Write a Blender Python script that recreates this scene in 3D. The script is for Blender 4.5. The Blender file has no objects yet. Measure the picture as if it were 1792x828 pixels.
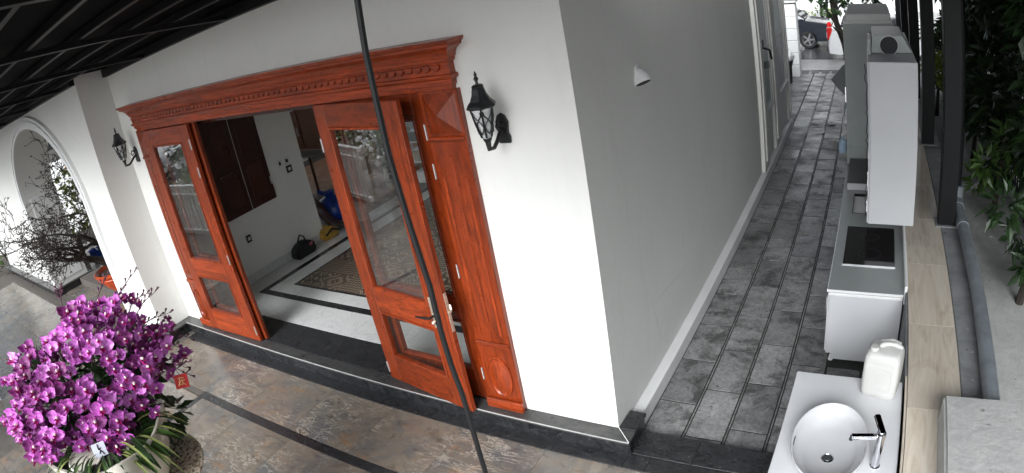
import bpy, bmesh, math, random
from mathutils import Vector, Matrix
random.seed(7)
R = math.radians
PI = math.pi
SC = bpy.context.scene
COL = SC.collection

# ------------------------------------------------------------------ camera, world, sun, exposure
CAM = Vector((1.745, -3.417, 3.5))
cd = bpy.data.cameras.new("camera")
cam = bpy.data.objects.new("camera", cd)
COL.objects.link(cam)
CAMROWS = ((0.845872, 0.503306, -0.176588), (0.060116, -0.418920, -0.906031), (-0.529987, 0.755771, -0.384609))
rx, ry, rz = [Vector(r) for r in CAMROWS]          # image right, image down, forward
cam.matrix_world = Matrix(((rx.x, -ry.x, -rz.x, CAM.x), (rx.y, -ry.y, -rz.y, CAM.y), (rx.z, -ry.z, -rz.z, CAM.z), (0, 0, 0, 1)))
cd.type = 'PANO'
cd.sensor_width = 36.0
cd.sensor_fit = 'HORIZONTAL'
cd.clip_start = 0.02
cd.clip_end = 500
tgt = cd if hasattr(cd, 'panorama_type') else cd.cycles
tgt.panorama_type = 'FISHEYE_LENS_POLYNOMIAL'
tgt.fisheye_fov = R(160)
tgt.fisheye_polynomial_k0 = 0.0
tgt.fisheye_polynomial_k1 = -0.044522
tgt.fisheye_polynomial_k2 = 0.0
tgt.fisheye_polynomial_k3 = 0.0
tgt.fisheye_polynomial_k4 = 0.0
SC.camera = cam

SUN_EL, SUN_AZ = 33.0, 9.0      # degrees; azimuth from -Y towards -X
w = bpy.data.worlds.new("World")
SC.world = w
w.use_nodes = True
wn = w.node_tree.nodes
bg = wn["Background"]
sky = wn.new("ShaderNodeTexSky")
sky.sky_type = 'NISHITA'
sky.sun_disc = False
sky.sun_elevation = R(SUN_EL)
sky.sun_rotation = R(180 + SUN_AZ * -1)
sky.air_density = 1.0
sky.dust_density = 4.0
sky.ozone_density = 1.0
hs = wn.new("ShaderNodeHueSaturation")
hs.inputs['Saturation'].default_value = 0.22          # an overcast sky: grey, a little cool
tint = wn.new("ShaderNodeMix"); tint.data_type = 'RGBA'; tint.blend_type = 'MULTIPLY'
tint.inputs[0].default_value = 1.0; tint.inputs[7].default_value = (.93, .99, 1.055, 1)
w.node_tree.links.new(sky.outputs[0], hs.inputs['Color'])
w.node_tree.links.new(hs.outputs[0], tint.inputs[6])
w.node_tree.links.new(tint.outputs[2], bg.inputs[0])
bg.inputs[1].default_value = 0.115
sl = bpy.data.lights.new("sun", 'SUN')
sl.energy = 1.5
sl.angle = R(28)
sl.color = (0.965, 0.99, 1.0)
so = bpy.data.objects.new("sun", sl)
COL.objects.link(so)
az = R(SUN_AZ)
sd = Vector((math.sin(az) * math.cos(R(SUN_EL)), -math.cos(az) * math.cos(R(SUN_EL)), math.sin(R(SUN_EL))))
so.rotation_euler = sd.to_track_quat('Z', 'Y').to_euler()
so.location = (0, -12, 12)
vs = SC.view_settings
vs.view_transform = 'Standard'
vs.look = 'None'
vs.exposure = 1.0
vs.gamma = 1.0
SC.cycles.max_bounces = 8
SC.cycles.transparent_max_bounces = 12

# ------------------------------------------------------------------ materials
class NT:
    def __init__(s, name):
        s.m = bpy.data.materials.new(name)
        s.m.use_nodes = True
        s.t = s.m.node_tree
        s.b = s.t.nodes["Principled BSDF"]
        s.tc = s.t.nodes.new("ShaderNodeTexCoord")
        s.vec = s.tc.outputs['Object']
    def n(s, t, **k):
        x = s.t.nodes.new(t)
        for a, v in k.items():
            setattr(x, a, v)
        return x
    def l(s, a, b):
        s.t.links.new(a, b)
    def rnd(s):
        return s.n("ShaderNodeObjectInfo").outputs['Random']
    def shuffle(s):
        """moves the texture by a different amount on every object"""
        c = s.n("ShaderNodeCombineXYZ")
        r = s.rnd()
        for i, f in enumerate((37.0, 71.0, 53.0)):
            q = s.n("ShaderNodeMath", operation='MULTIPLY')
            s.l(r, q.inputs[0]); q.inputs[1].default_value = f
            s.l(q.outputs[0], c.inputs[i])
        a = s.n("ShaderNodeVectorMath", operation='ADD')
        s.l(s.vec, a.inputs[0]); s.l(c.outputs[0], a.inputs[1])
        s.vec = a.outputs[0]
    def noise(s, scale, detail=4, stretch=None, dist=0.0, rough=.55):
        v = s.vec
        if stretch:
            mp = s.n("ShaderNodeMapping"); mp.inputs['Scale'].default_value = stretch
            s.l(v, mp.inputs['Vector']); v = mp.outputs[0]
        q = s.n("ShaderNodeTexNoise"); q.inputs['Scale'].default_value = scale
        q.inputs['Detail'].default_value = detail; q.inputs['Distortion'].default_value = dist
        q.inputs['Roughness'].default_value = rough
        s.l(v, q.inputs['Vector'])
        return q.outputs[0]
    def ramp(s, f, stops, interp='LINEAR'):
        q = s.n("ShaderNodeValToRGB"); cr = q.color_ramp; cr.interpolation = interp
        while len(cr.elements) < len(stops):
            cr.elements.new(.5)
        for e, (p, c) in zip(cr.elements, stops):
            e.position = p
            e.color = (c, c, c, 1) if isinstance(c, (int, float)) else (*c, 1)
        s.l(f, q.inputs[0])
        return q.outputs[0]
    def mix(s, f, a, b, mode='MIX'):
        q = s.n("ShaderNodeMix", data_type='RGBA', blend_type=mode)
        for v, i in ((f, 0), (a, 6), (b, 7)):
            if isinstance(v, (int, float)):
                q.inputs[i].default_value = v if i == 0 else (v, v, v, 1)
            elif isinstance(v, tuple):
                q.inputs[i].default_value = (*v, 1)
            else:
                s.l(v, q.inputs[i])
        return q.outputs[2]
    def bump(s, h, strength=.2, dist=.01):
        q = s.n("ShaderNodeBump"); q.inputs['Strength'].default_value = strength; q.inputs['Distance'].default_value = dist
        s.l(h, q.inputs['Height']); s.l(q.outputs[0], s.b.inputs['Normal'])
    def end(s, col, rough=.5, metal=0.0, coat=0.0, spec=.5, trans=0.0):
        if isinstance(col, tuple):
            s.b.inputs['Base Color'].default_value = (*col, 1)
        else:
            s.l(col, s.b.inputs['Base Color'])
        if isinstance(rough, (int, float)):
            s.b.inputs['Roughness'].default_value = rough
        else:
            s.l(rough, s.b.inputs['Roughness'])
        s.b.inputs['Metallic'].default_value = metal
        s.b.inputs['Coat Weight'].default_value = coat
        s.b.inputs['Coat Roughness'].default_value = .15
        s.b.inputs['Specular IOR Level'].default_value = spec
        s.b.inputs['Transmission Weight'].default_value = trans
        return s.m

def plain(name, col, rough=.5, metal=0.0, coat=0.0, var=.12, scale=9.0, bump=0.0, spec=.5, shuffle=False):
    t = NT(name)
    if shuffle:
        t.shuffle()
    f = t.noise(scale, 5)
    lo = tuple(c * (1 - var) for c in col); hi = tuple(min(1, c * (1 + var)) for c in col)
    c = t.ramp(f, [(.3, lo), (.7, hi)])
    if bump:
        t.bump(t.noise(scale * 12, 3), bump, .004)
    return t.end(c, rough, metal, coat, spec)

M = {}
def mk_white(name, base, var):
    t = NT(name)
    f = t.noise(.9, 6); g = t.noise(14, 5)
    c = t.ramp(f, [(.3, tuple(x * (1 - var) for x in base)), (.65, base)])
    c = t.mix(.06, c, g, 'MULTIPLY')
    sk = t.ramp(t.noise(3.0, 6, (2.2, 2.2, .22), .6, .65), [(.56, 0.0), (.74, .13)])
    c = t.mix(sk, c, (.50, .49, .46))
    pt = t.ramp(t.noise(1.5, 7, None, .8, .6), [(.58, 0.0), (.66, .06)])
    c = t.mix(pt, c, (.62, .62, .60))
    cr = t.n('ShaderNodeTexVoronoi'); cr.feature = 'DISTANCE_TO_EDGE'; cr.inputs['Scale'].default_value = .8
    t.l(t.vec, cr.inputs['Vector'])
    ck = t.mix(1.0, t.ramp(cr.outputs[0], [(.0, .45), (.0035, 0.0)]), t.ramp(t.noise(.9, 4), [(.58, 0.0), (.64, 1.0)]), 'MULTIPLY')
    c = t.mix(ck, c, (.45, .44, .43))
    t.bump(t.noise(160, 3), .06, .003)
    return t.end(c, .62, spec=.3)
M['paint'] = mk_white('white_wall_paint', (.80, .79, .755), .05)
M['paint_cool'] = mk_white('side_wall_paint', (.72, .735, .735), .07)  # shade-toned copy of the wall paint, left unused
M['trim_white'] = mk_white('trim_paint', (.82, .82, .81), .03)
M['skirting'] = mk_white('worn_skirting_paint', (.80, .80, .79), .16)

def mk_granite(name, dark, mid, vein, rough, sc=1.0):
    t = NT(name); t.shuffle()
    f = t.noise(5 * sc, 8, (1, 2.2, 1), 1.6, .7)
    v = t.noise(11 * sc, 6, (1, 3.0, 1), 2.5, .75)
    c = t.ramp(f, [(.35, dark), (.68, mid)])
    k = t.ramp(v, [(.60, 0.0), (.68, 1.0)])
    c = t.mix(k, c, vein)
    r = t.ramp(t.noise(4, 5), [(.3, rough * .7), (.7, min(1, rough * 1.5))])
    t.bump(f, .05, .004)
    return t.end(c, r)
M['granite'] = mk_granite('black_granite', (.010, .010, .011), (.035, .035, .037), (.085, .085, .085), .22)
M['granite_top'] = mk_granite('dusty_granite', (.035, .035, .036), (.085, .083, .08), (.13, .13, .125), .34)  # greyer, duller mix than the black granite
M['granite_rough'] = mk_granite('veined_granite', (.010, .010, .011), (.045, .045, .048), (.24, .24, .23), .3, 1.9)

def mk_slate():
    t = NT('multicolour_slate_tile'); t.shuffle()
    f = t.noise(1.6, 8, (1, 1.5, 1), 1.2, .62)
    c = t.ramp(f, [(.28, (.085, .074, .062)), (.45, (.225, .185, .145)), (.58, (.17, .15, .13)), (.74, (.33, .275, .215))])
    ru = t.ramp(t.noise(1.7, 8, (1, 1.7, 1), 2.6, .72), [(.55, 0.0), (.70, .75)])
    c = t.mix(ru, c, (.29, .15, .062))
    gr = t.ramp(t.noise(1.2, 8, None, 1.6, .68), [(.48, 0.0), (.62, .9)])
    c = t.mix(gr, c, (.125, .125, .125))
    dk = t.ramp(t.noise(3.6, 7, (1, 2.2, 1), 1.8, .66), [(.30, .7), (.46, 0.0)])
    c = t.mix(dk, c, (.055, .048, .042))
    v = t.noise(2.4, 7, (1, 3.4, 1), 1.2, .68)
    k = t.ramp(v, [(.490, 0.0), (.504, .8), (.514, .8), (.528, 0.0)])
    k2 = t.ramp(t.noise(1.2, 3), [(.49, 0.0), (.60, .85)])
    km = t.mix(1.0, k, k2, 'MULTIPLY')
    c = t.mix(km, c, (.58, .52, .44))
    b = t.ramp(t.rnd(), [(0, .9), (1, 1.1)])
    c = t.mix(1.0, c, b, 'MULTIPLY')
    r = t.ramp(t.noise(3, 6), [(.3, .12), (.7, .34)])
    t.bump(v, .06, .004)
    return t.end(c, r)
M['slate'] = mk_slate()

def mk_paver():
    t = NT('grey_concrete_paver'); t.shuffle()
    f = t.noise(4.2, 10, None, .2, .78)
    c = t.ramp(f, [(.30, (.10, .10, .099)), (.5, (.245, .245, .242)), (.70, (.37, .37, .365))])
    st = t.ramp(t.noise(2.2, 10, None, .5, .78), [(.50, 0.0), (.60, .8)])
    c = t.mix(st, c, (.045, .044, .042))
    fg = t.ramp(t.noise(38, 8, None, 0, .8), [(.30, .45), (.70, 1.4)])
    c = t.mix(.85, c, fg, 'MULTIPLY')
    sp = t.ramp(t.noise(26, 2), [(.68, 0.0), (.72, .8)])
    c = t.mix(sp, c, (.02, .02, .02))
    ws = t.ramp(t.noise(34, 2), [(.70, 0.0), (.73, .8)])
    c = t.mix(ws, c, (.32, .32, .31))
    wv = t.ramp(t.noise(4.0, 5, (1, .3, 1), 2.5), [(.64, 0.0), (.68, .5)])
    c = t.mix(wv, c, (.30, .30, .29))
    b = t.ramp(t.rnd(), [(0, .75), (1, 1.25)])
    c = t.mix(1.0, c, b, 'MULTIPLY')
    t.bump(t.noise(30, 6), .35, .006)
    r = t.ramp(t.noise(2.2, 5), [(.35, .25), (.65, .6)])
    return t.end(c, r)
M['paver'] = mk_paver()
M['joint'] = plain('dirty_mortar_joint', (.03, .03, .028), .9, var=.4, scale=6)
M['joint_light'] = plain('tile_grout', (.12, .105, .092), .8, var=.2, scale=8)

def mk_marble():
    t = NT('white_marble_tile'); t.shuffle()
    v = t.noise(2.2, 7, None, 3.0, .65)
    k = t.ramp(v, [(.485, 0.0), (.5, .6), (.515, 0.0)])
    c = t.mix(k, (.66, .66, .645), (.33, .33, .33))
    cl = t.ramp(t.noise(1.1, 5), [(.35, 0.0), (.7, .35)])
    c = t.mix(cl, c, (.52, .52, .52))
    return t.end(c, .16)
M['marble'] = mk_marble()

def mk_wood(name, lo, hi, rough=.36, coat=.12, along=2, grain=1.0):
    t = NT(name); t.shuffle()
    st = [7.0, 7.0, 7.0]; st[along] = .55
    f = t.noise(3.0 * grain, 7, tuple(st), 1.1, .65)
    g = t.noise(16.0 * grain, 4, tuple(st), .4, .7)
    c = t.ramp(f, [(.28, lo), (.72, hi)])
    c = t.mix(t.ramp(g, [(.38, .42), (.54, 0.0)]), c, tuple(x * .45 for x in lo))
    c = t.mix(1.0, c, t.ramp(t.rnd(), [(0, .78), (1, 1.18)]), 'MULTIPLY')
    wr = t.ramp(t.noise(2.3, 6, None, 1.0, .7), [(.60, 0.0), (.72, .45)])
    c = t.mix(wr, c, tuple(x * .5 for x in lo))
    t.bump(g, .02, .002)
    return t.end(c, t.ramp(t.noise(5, 4), [(.3, rough * .6), (.7, rough * 1.3)]), coat=coat)
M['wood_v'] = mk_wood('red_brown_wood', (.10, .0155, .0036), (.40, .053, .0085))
M['wood_h'] = mk_wood('red_brown_wood_level', (.10, .0155, .0036), (.40, .053, .0085), along=0)
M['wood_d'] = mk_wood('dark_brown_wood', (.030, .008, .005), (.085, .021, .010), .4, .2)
M['wood_cab'] = mk_wood('warm_brown_wood', (.20, .075, .035), (.36, .145, .07), .4, .2)
M['clay_tile'] = plain('brown_clay_tile', (.36, .19, .10), .45, var=.3, scale=3, shuffle=True)
M['wood_mid'] = mk_wood('brown_board', (.06, .025, .014), (.12, .05, .028), .5, .1)
M['oak_tile'] = None
def mk_oak():
    t = NT('pale_wood_look_tile'); t.shuffle()
    f = t.noise(3.4, 7, (4.0, .45, 1), 1.8, .6)
    c = t.ramp(f, [(.25, (.50, .42, .33)), (.5, (.64, .56, .465)), (.75, (.72, .655, .565))])
    kn = t.ramp(t.noise(1.6, 6, (1.6, .9, 1), 1.5), [(.60, 0.0), (.75, .55)])
    c = t.mix(kn, c, (.30, .20, .12))
    b = t.ramp(t.rnd(), [(0, .82), (1, 1.12)])
    c = t.mix(1.0, c, b, 'MULTIPLY')
    return t.end(c, .2)
M['oak_tile'] = mk_oak()

def mk_glass(name='window_glass', tint=(.92, .95, .94), extra=.06):
    t = NT(name)
    o = t.t.nodes["Material Output"]
    tr = t.n("ShaderNodeBsdfTransparent"); tr.inputs[0].default_value = (*tint, 1)
    gl = t.n("ShaderNodeBsdfGlossy"); gl.inputs['Roughness'].default_value = .015
    fr = t.n("ShaderNodeFresnel"); fr.inputs['IOR'].default_value = 1.62
    ad = t.n("ShaderNodeMath", operation='ADD'); ad.inputs[1].default_value = extra
    mx = t.n("ShaderNodeMixShader")
    bf = t.n("ShaderNodeMath", operation='SUBTRACT'); bf.inputs[0].default_value = 1.0
    mu = t.n("ShaderNodeMath", operation='MULTIPLY')
    t.l(fr.outputs[0], ad.inputs[0]); t.l(t.n("ShaderNodeNewGeometry").outputs['Backfacing'], bf.inputs[1]); t.l(ad.outputs[0], mu.inputs[0]); t.l(bf.outputs[0], mu.inputs[1]); t.l(mu.outputs[0], mx.inputs[0])
    t.l(tr.outputs[0], mx.inputs[1]); t.l(gl.outputs[0], mx.inputs[2]); t.l(mx.outputs[0], o.inputs[0])
    return t.m
M['glass'] = mk_glass('window_glass', (.95, .96, .955), .31)
M['glass_clear'] = mk_glass('clear_window_glass', (.96, .97, .965), .03)
M['carglass'] = plain('dark_car_glass', (.02, .022, .025), .06, var=.1)

M['iron'] = plain('black_cast_iron', (.012, .012, .013), .45, var=.3, scale=30, bump=.2)
M['frost'] = plain('frosted_lamp_glass', (.55, .57, .56), .35, var=.15, scale=25)
M['steel_dark'] = plain('dark_painted_steel', (.007, .007, .008), .5, spec=.25, var=.3, scale=5)
M['roof'] = plain('dark_roof_sheet', (.003, .003, .0035), .8, spec=.05, var=.3, scale=3)
M['roof_edge'] = plain('dusty_steel_edge', (.03, .029, .034), .5, var=.3, scale=6)
M['chrome'] = plain('chrome', (.62, .62, .64), .08, metal=1.0, var=.04)
M['hinge'] = plain('brushed_hinge_steel', (.72, .70, .68), .3, metal=.7, var=.1)
M['brass'] = plain('worn_cream_lock_metal', (.62, .52, .42), .32, metal=.6, var=.25, scale=40)
M['cable'] = plain('black_rubber', (.008, .008, .009), .5, var=.2, scale=20)
M['laminate'] = plain('white_laminate', (.57, .575, .59), .38, var=.03, scale=3)
M['laminate_grey'] = plain('pale_grey_laminate', (.42, .455, .445), .4, var=.05, scale=3)
M['worktop'] = plain('grey_worktop', (.27, .29, .285), .3, var=.06, scale=4)
M['worktop_white'] = plain('white_worktop', (.68, .685, .70), .25, var=.04, scale=5)
M['black_glass'] = plain('black_hob_glass', (.008, .006, .007), .07, var=.2, scale=3)
M['box_dark'] = plain('dark_grey_lid', (.045, .05, .052), .35, var=.1)
M['porcelain'] = plain('white_porcelain', (.56, .562, .575), .07, coat=.5, var=.02)
M['hdpe'] = plain('milky_plastic', (.55, .545, .52), .42, var=.06, scale=7)
M['bluewater'] = plain('pale_blue_plastic', (.42, .56, .72), .3, var=.1)
def mk_concrete(name, lo, hi):
    t = NT(name)
    f = t.noise(4, 9, None, .5, .7)
    c = t.ramp(f, [(.3, lo), (.7, hi)])
    k = t.ramp(t.noise(9, 5), [(.66, 0.0), (.72, .8)])
    c = t.mix(k, c, tuple(x * .35 for x in lo))
    sp = t.ramp(t.noise(15, 3), [(.68, 0.0), (.71, .6)])
    c = t.mix(sp, c, (.5, .5, .49))
    t.bump(t.noise(20, 8), .6, .012)
    return t.end(c, .85)
M['concrete'] = mk_concrete('rough_concrete', (.15, .155, .16), (.27, .275, .28))
M['drive'] = plain('wet_pale_concrete', (.36, .355, .34), .3, var=.2, scale=2)
M['concrete_light'] = mk_concrete('pale_concrete', (.36, .36, .35), (.50, .50, .48))
M['pvc'] = plain('grey_pipe_plastic', (.20, .22, .24), .4, var=.2, scale=8)
M['asphalt'] = plain('wet_asphalt', (.06, .06, .062), .22, var=.25, scale=3, bump=.3)
M['earth'] = plain('garden_soil', (.06, .05, .038), .95, var=.4, scale=2, bump=.4)
M['terracotta'] = plain('orange_glazed_clay', (.56, .075, .02), .35, var=.15, scale=6)
M['bark'] = plain('dark_bark', (.04, .03, .024), .9, var=.45, scale=20, bump=.5)
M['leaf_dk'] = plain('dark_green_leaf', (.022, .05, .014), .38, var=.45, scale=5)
M['leaf'] = plain('green_leaf', (.05, .10, .02), .4, var=.4, scale=4)
M['leaf_yl'] = plain('yellow_green_leaf', (.24, .29, .05), .45, var=.4, scale=3)
M['leaf_or'] = plain('orange_leaf', (.46, .24, .06), .5, var=.4, scale=3)
M['leaf_red'] = plain('dark_red_leaf', (.11, .015, .03), .5, var=.4, scale=3)
M['leaf_pale'] = plain('pale_striped_leaf', (.27, .31, .10), .4, var=.25, scale=14)
M['moss'] = plain('moss', (.04, .05, .02), .95, var=.4, scale=30, bump=.6)
def mk_petal():
    t = NT('orchid_petal'); t.shuffle()
    f = t.noise(30, 4)
    c = t.ramp(f, [(.3, (.50, .055, .45)), (.7, (.74, .19, .70))])
    b = t.ramp(t.rnd(), [(0, (.26, .10, .18)), (.3, (.55, .40, .50)), (.6, (.95, 1.0, .95)), (1, (1.35, 2.3, 1.4))])
    c = t.mix(1.0, c, b, 'MULTIPLY')
    m = t.end(c, .5)
    t.b.inputs['Subsurface Weight'].default_value = 0.0
    return m
M['petal'] = mk_petal()
M['lip'] = plain('orchid_lip', (.40, .015, .16), .45, var=.3, scale=50)
M['lip_white'] = plain('orchid_column', (.80, .66, .62), .5, var=.15, scale=60)
M['stem'] = plain('dark_orchid_stem', (.05, .022, .022), .6, var=.3, scale=20)
M['bud'] = plain('dark_bud', (.09, .025, .05), .6, var=.3, scale=20)
def mk_crackle():
    t = NT('crackled_cream_ceramic')
    v = t.n("ShaderNodeTexVoronoi"); v.feature = 'DISTANCE_TO_EDGE'; v.inputs['Scale'].default_value = 16
    t.l(t.vec, v.inputs['Vector'])
    k = t.ramp(v.outputs[0], [(.0, .75), (.035, 0.0)])
    pt = t.ramp(t.noise(5, 5, None, 1.5), [(.55, 0.0), (.63, 1.0)])
    kk = t.mix(1.0, k, pt, 'MULTIPLY')
    c = t.mix(kk, (.70, .66, .56), (.10, .075, .05))
    dr = t.ramp(t.noise(22, 4), [(.60, 0.0), (.66, .7)])
    c = t.mix(t.mix(1.0, dr, pt, 'MULTIPLY'), c, (.16, .11, .06))
    return t.end(c, .25, coat=.3)
M['crackle'] = mk_crackle()
def mk_painted():
    t = NT('brown_painted_ceramic')
    v = t.n("ShaderNodeTexVoronoi"); v.inputs['Scale'].default_value = 26
    t.l(t.vec, v.inputs['Vector'])
    k = t.ramp(v.outputs[0], [(.28, 1.0), (.36, 0.0)])
    c = t.mix(k, (.50, .42, .32), (.05, .03, .02))
    k2 = t.ramp(t.noise(14, 5, None, 2.0), [(.52, 0.0), (.58, .8)])
    c = t.mix(k2, c, (.13, .075, .04))
    return t.end(c, .3, coat=.3)
M['painted'] = mk_painted()
M['red_card'] = plain('red_card', (.50, .02, .02), .45, var=.15, scale=20)
M['gold'] = plain('gold_print', (.75, .48, .22), .35, metal=.5, var=.1)
M['card'] = plain('white_card', (.80, .83, .92), .5, var=.04)
M['ink'] = plain('black_ink', (.015, .015, .018), .6, var=.1)
M['plate_black'] = plain('black_switch_plate', (.015, .015, .017), .3, var=.1)
M['plate_white'] = plain('white_switch_plate', (.72, .72, .70), .4, var=.04)
M['bag_black'] = plain('black_bag_cloth', (.010, .010, .012), .7, var=.4, scale=20, bump=.3)
M['bag_yellow'] = plain('mustard_bag_cloth', (.38, .22, .035), .75, var=.4, scale=15, bump=.3)
M['blue_plastic'] = plain('blue_plastic_sheet', (.012, .05, .30), .3, var=.4, scale=7, bump=.3)
M['pink'] = plain('pink_cloth', (.5, .12, .16), .7, var=.2)
M['car_dark'] = plain('dark_car_paint', (.012, .015, .022), .2, coat=.8, var=.1)
M['car_white'] = plain('white_car_paint', (.78, .78, .78), .25, coat=.8, var=.02)
M['tyre'] = plain('tyre_rubber', (.012, .012, .012), .8, var=.2)
M['rim'] = plain('alloy_rim', (.42, .42, .43), .3, metal=.8, var=.1)
M['tail'] = plain('red_tail_lamp', (.55, .012, .01), .2, var=.1)
M['headlamp'] = plain('clear_headlamp', (.65, .68, .72), .12, var=.1)
M['brownpost'] = plain('brown_post_paint', (.085, .058, .045), .7, var=.2, scale=5)
M['sheet'] = plain('grey_plastic_sheet', (.30, .325, .32), .5, var=.1, scale=3)
M['white_bag'] = plain('white_plastic_bag', (.75, .75, .74), .4, var=.1, scale=9)
M['paper'] = plain('crumpled_paper', (.7, .69, .66), .8, var=.1)
M['stone_dark'] = mk_concrete('dark_stone', (.05, .048, .045), (.12, .115, .105))
M['soil'] = plain('pot_soil', (.10, .075, .05), .95, var=.4, scale=30, bump=.6)
M['facade_far'] = plain('far_building_paint', (.74, .73, .71), .7, var=.05, scale=.5)
M['far_window'] = plain('far_window_glass', (.08, .09, .10), .15, var=.2)

def mk_pattern(name, seed, base, dark, light):
    """flat printed ornament on a floor tile: rings and a lozenge grid"""
    t = NT(name)
    sx = t.n("ShaderNodeSeparateXYZ"); t.l(t.vec, sx.inputs[0])
    def m(op, a, b=None):
        q = t.n("ShaderNodeMath", operation=op)
        for i, v in enumerate((a, b)):
            if v is None: continue
            if isinstance(v, (int, float)): q.inputs[i].default_value = v
            else: t.l(v, q.inputs[i])
        return q.outputs[0]
    x, y = sx.outputs[0], sx.outputs[1]
    r = m('POWER', m('ADD', m('MULTIPLY', x, x), m('MULTIPLY', y, y)), .5)
    if seed == 0:
        f = m('MULTIPLY', m('SINE', m('MULTIPLY', r, 78.0)), m('COSINE', m('MULTIPLY', m('MULTIPLY', x, y), 700.0)))
    elif seed == 1:
        f = m('MULTIPLY', m('SINE', m('MULTIPLY', m('ADD', x, y), 60.0)), m('SINE', m('MULTIPLY', m('SUBTRACT', x, y), 60.0)))
    else:
        f = m('MULTIPLY', m('SINE', m('MULTIPLY', m('MAXIMUM', m('ABSOLUTE', x), m('ABSOLUTE', y)), 70.0)), m('SINE', m('ADD', m('MULTIPLY', r, 120.0), 1.0)))
    k = t.ramp(m('ADD', m('MULTIPLY', f, .5), .5), [(.35, dark), (.5, base), (.72, light)])
    n = t.ramp(t.noise(60, 4), [(.4, .6), (.6, 1.1)])
    c = t.mix(1.0, k, n, 'MULTIPLY')
    return t.end(c, .3)
M['pat0'] = mk_pattern('ring_pattern_tile', 0, (.20, .145, .10), (.035, .025, .02), (.40, .33, .25))
M['pat1'] = mk_pattern('lozenge_pattern_tile', 1, (.17, .12, .085), (.03, .022, .018), (.36, .29, .22))
M['pat2'] = mk_pattern('frame_pattern_tile', 2, (.19, .13, .09), (.04, .026, .02), (.38, .32, .25))

# ------------------------------------------------------------------ mesh helpers
class MB:
    def __init__(s):
        s.v = []; s.f = []; s.mi = []; s.cur = 0
    def add(s, vs, fs):
        o = len(s.v)
        s.v += [tuple(v) for v in vs]
        s.f += [tuple(i + o for i in f) for f in fs]
        s.mi += [s.cur] * len(fs)
        return s
    def box(s, x0, x1, y0, y1, z0, z1, M4=None):
        vs = [Vector((x, y, z)) for z in (z0, z1) for y in (y0, y1) for x in (x0, x1)]
        if M4: vs = [M4 @ v for v in vs]
        return s.add(vs, [(0, 2, 3, 1), (4, 5, 7, 6), (0, 1, 5, 4), (2, 6, 7, 3), (0, 4, 6, 2), (1, 3, 7, 5)])
    def tube(s, pts, rad, n=8, cap=True):
        pts = [Vector(p) for p in pts]
        if isinstance(rad, (int, float)): rad = [rad] * len(pts)
        up = None; vs = []
        for i, p in enumerate(pts):
            d = (pts[min(i + 1, len(pts) - 1)] - pts[max(i - 1, 0)])
            if d.length < 1e-9: d = Vector((0, 0, 1))
            d.normalize()
            if up is None:
                a = Vector((0, 0, 1)) if abs(d.z) < .9 else Vector((1, 0, 0))
                up = (a - d * a.dot(d)).normalized()
            else:
                up = (up - d * up.dot(d))
                up = up.normalized() if up.length > 1e-6 else d.orthogonal().normalized()
            b = d.cross(up)
            for k in range(n):
                an = 2 * PI * k / n
                vs.append(p + (up * math.cos(an) + b * math.sin(an)) * rad[i])
        fs = []
        for i in range(len(pts) - 1):
            for k in range(n):
                fs.append((i * n + k, i * n + (k + 1) % n, (i + 1) * n + (k + 1) % n, (i + 1) * n + k))
        if cap:
            fs.append(tuple(range(n - 1, -1, -1)))
            fs.append(tuple((len(pts) - 1) * n + k for k in range(n)))
        return s.add(vs, fs)
    def lathe(s, prof, c=(0, 0, 0), n=24, sx=1.0, sy=1.0, cap=True, M4=None):
        vs = []
        for r, z in prof:
            for k in range(n):
                a = 2 * PI * k / n
                v = Vector((c[0] + r * sx * math.cos(a), c[1] + r * sy * math.sin(a), c[2] + z))
                vs.append(M4 @ v if M4 else v)
        fs = []
        for i in range(len(prof) - 1):
            for k in range(n):
                fs.append((i * n + k, i * n + (k + 1) % n, (i + 1) * n + (k + 1) % n, (i + 1) * n + k))
        if cap:
            fs.append(tuple(range(n - 1, -1, -1)))
            fs.append(tuple((len(prof) - 1) * n + k for k in range(n)))
        return s.add(vs, fs)
    def prism(s, poly, ax, a, b):
        """poly in the two other axes, extruded along axis ax from a to b"""
        n = len(poly); vs = []
        for t in (a, b):
            for p, q in poly:
                vs.append({0: (t, p, q), 1: (p, t, q), 2: (p, q, t)}[ax])
        fs = [tuple(range(n - 1, -1, -1)), tuple(range(n, 2 * n))]
        for k in range(n):
            fs.append((k, (k + 1) % n, n + (k + 1) % n, n + k))
        return s.add(vs, fs)
    def mesh(s, name, mats, org=(0, 0, 0), bevel=0.0, smooth=False, fixn=True, seg=1):
        me = bpy.data.meshes.new(name)
        o = Vector(org)
        me.from_pydata([tuple(Vector(v) - o) for v in s.v], [], s.f)
        if not isinstance(mats, (list, tuple)): mats = [mats]
        for m in mats: me.materials.append(m)
        if len(mats) > 1:
            me.polygons.foreach_set('material_index', s.mi)
        bm = bmesh.new(); bm.from_mesh(me)
        if fixn: bmesh.ops.recalc_face_normals(bm, faces=bm.faces)
        if bevel:
            es = [e for e in bm.edges if len(e.link_faces) == 2 and e.calc_face_angle(0) > R(35)]
            bmesh.ops.bevel(bm, geom=es, offset=bevel, segments=seg, affect='EDGES', clamp_overlap=True)
        if smooth:
            for f in bm.faces: f.smooth = True
            for e in bm.edges:
                if len(e.link_faces) == 2 and e.calc_face_angle(0) > R(40): e.smooth = False
        bm.to_mesh(me); bm.free()
        return me
    def build(s, name, mats, parent=None, org=None, **k):
        """one linked object; vertices are world coordinates"""
        if org is None:
            org = wloc(parent) if parent else (0, 0, 0)
        me = s.mesh(name, mats, org, **k)
        ob = bpy.data.objects.new(name, me)
        COL.objects.link(ob)
        if parent: ob.parent = parent; ob.location = Vector(org) - wloc(parent)
        else: ob.location = org
        return ob

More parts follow.
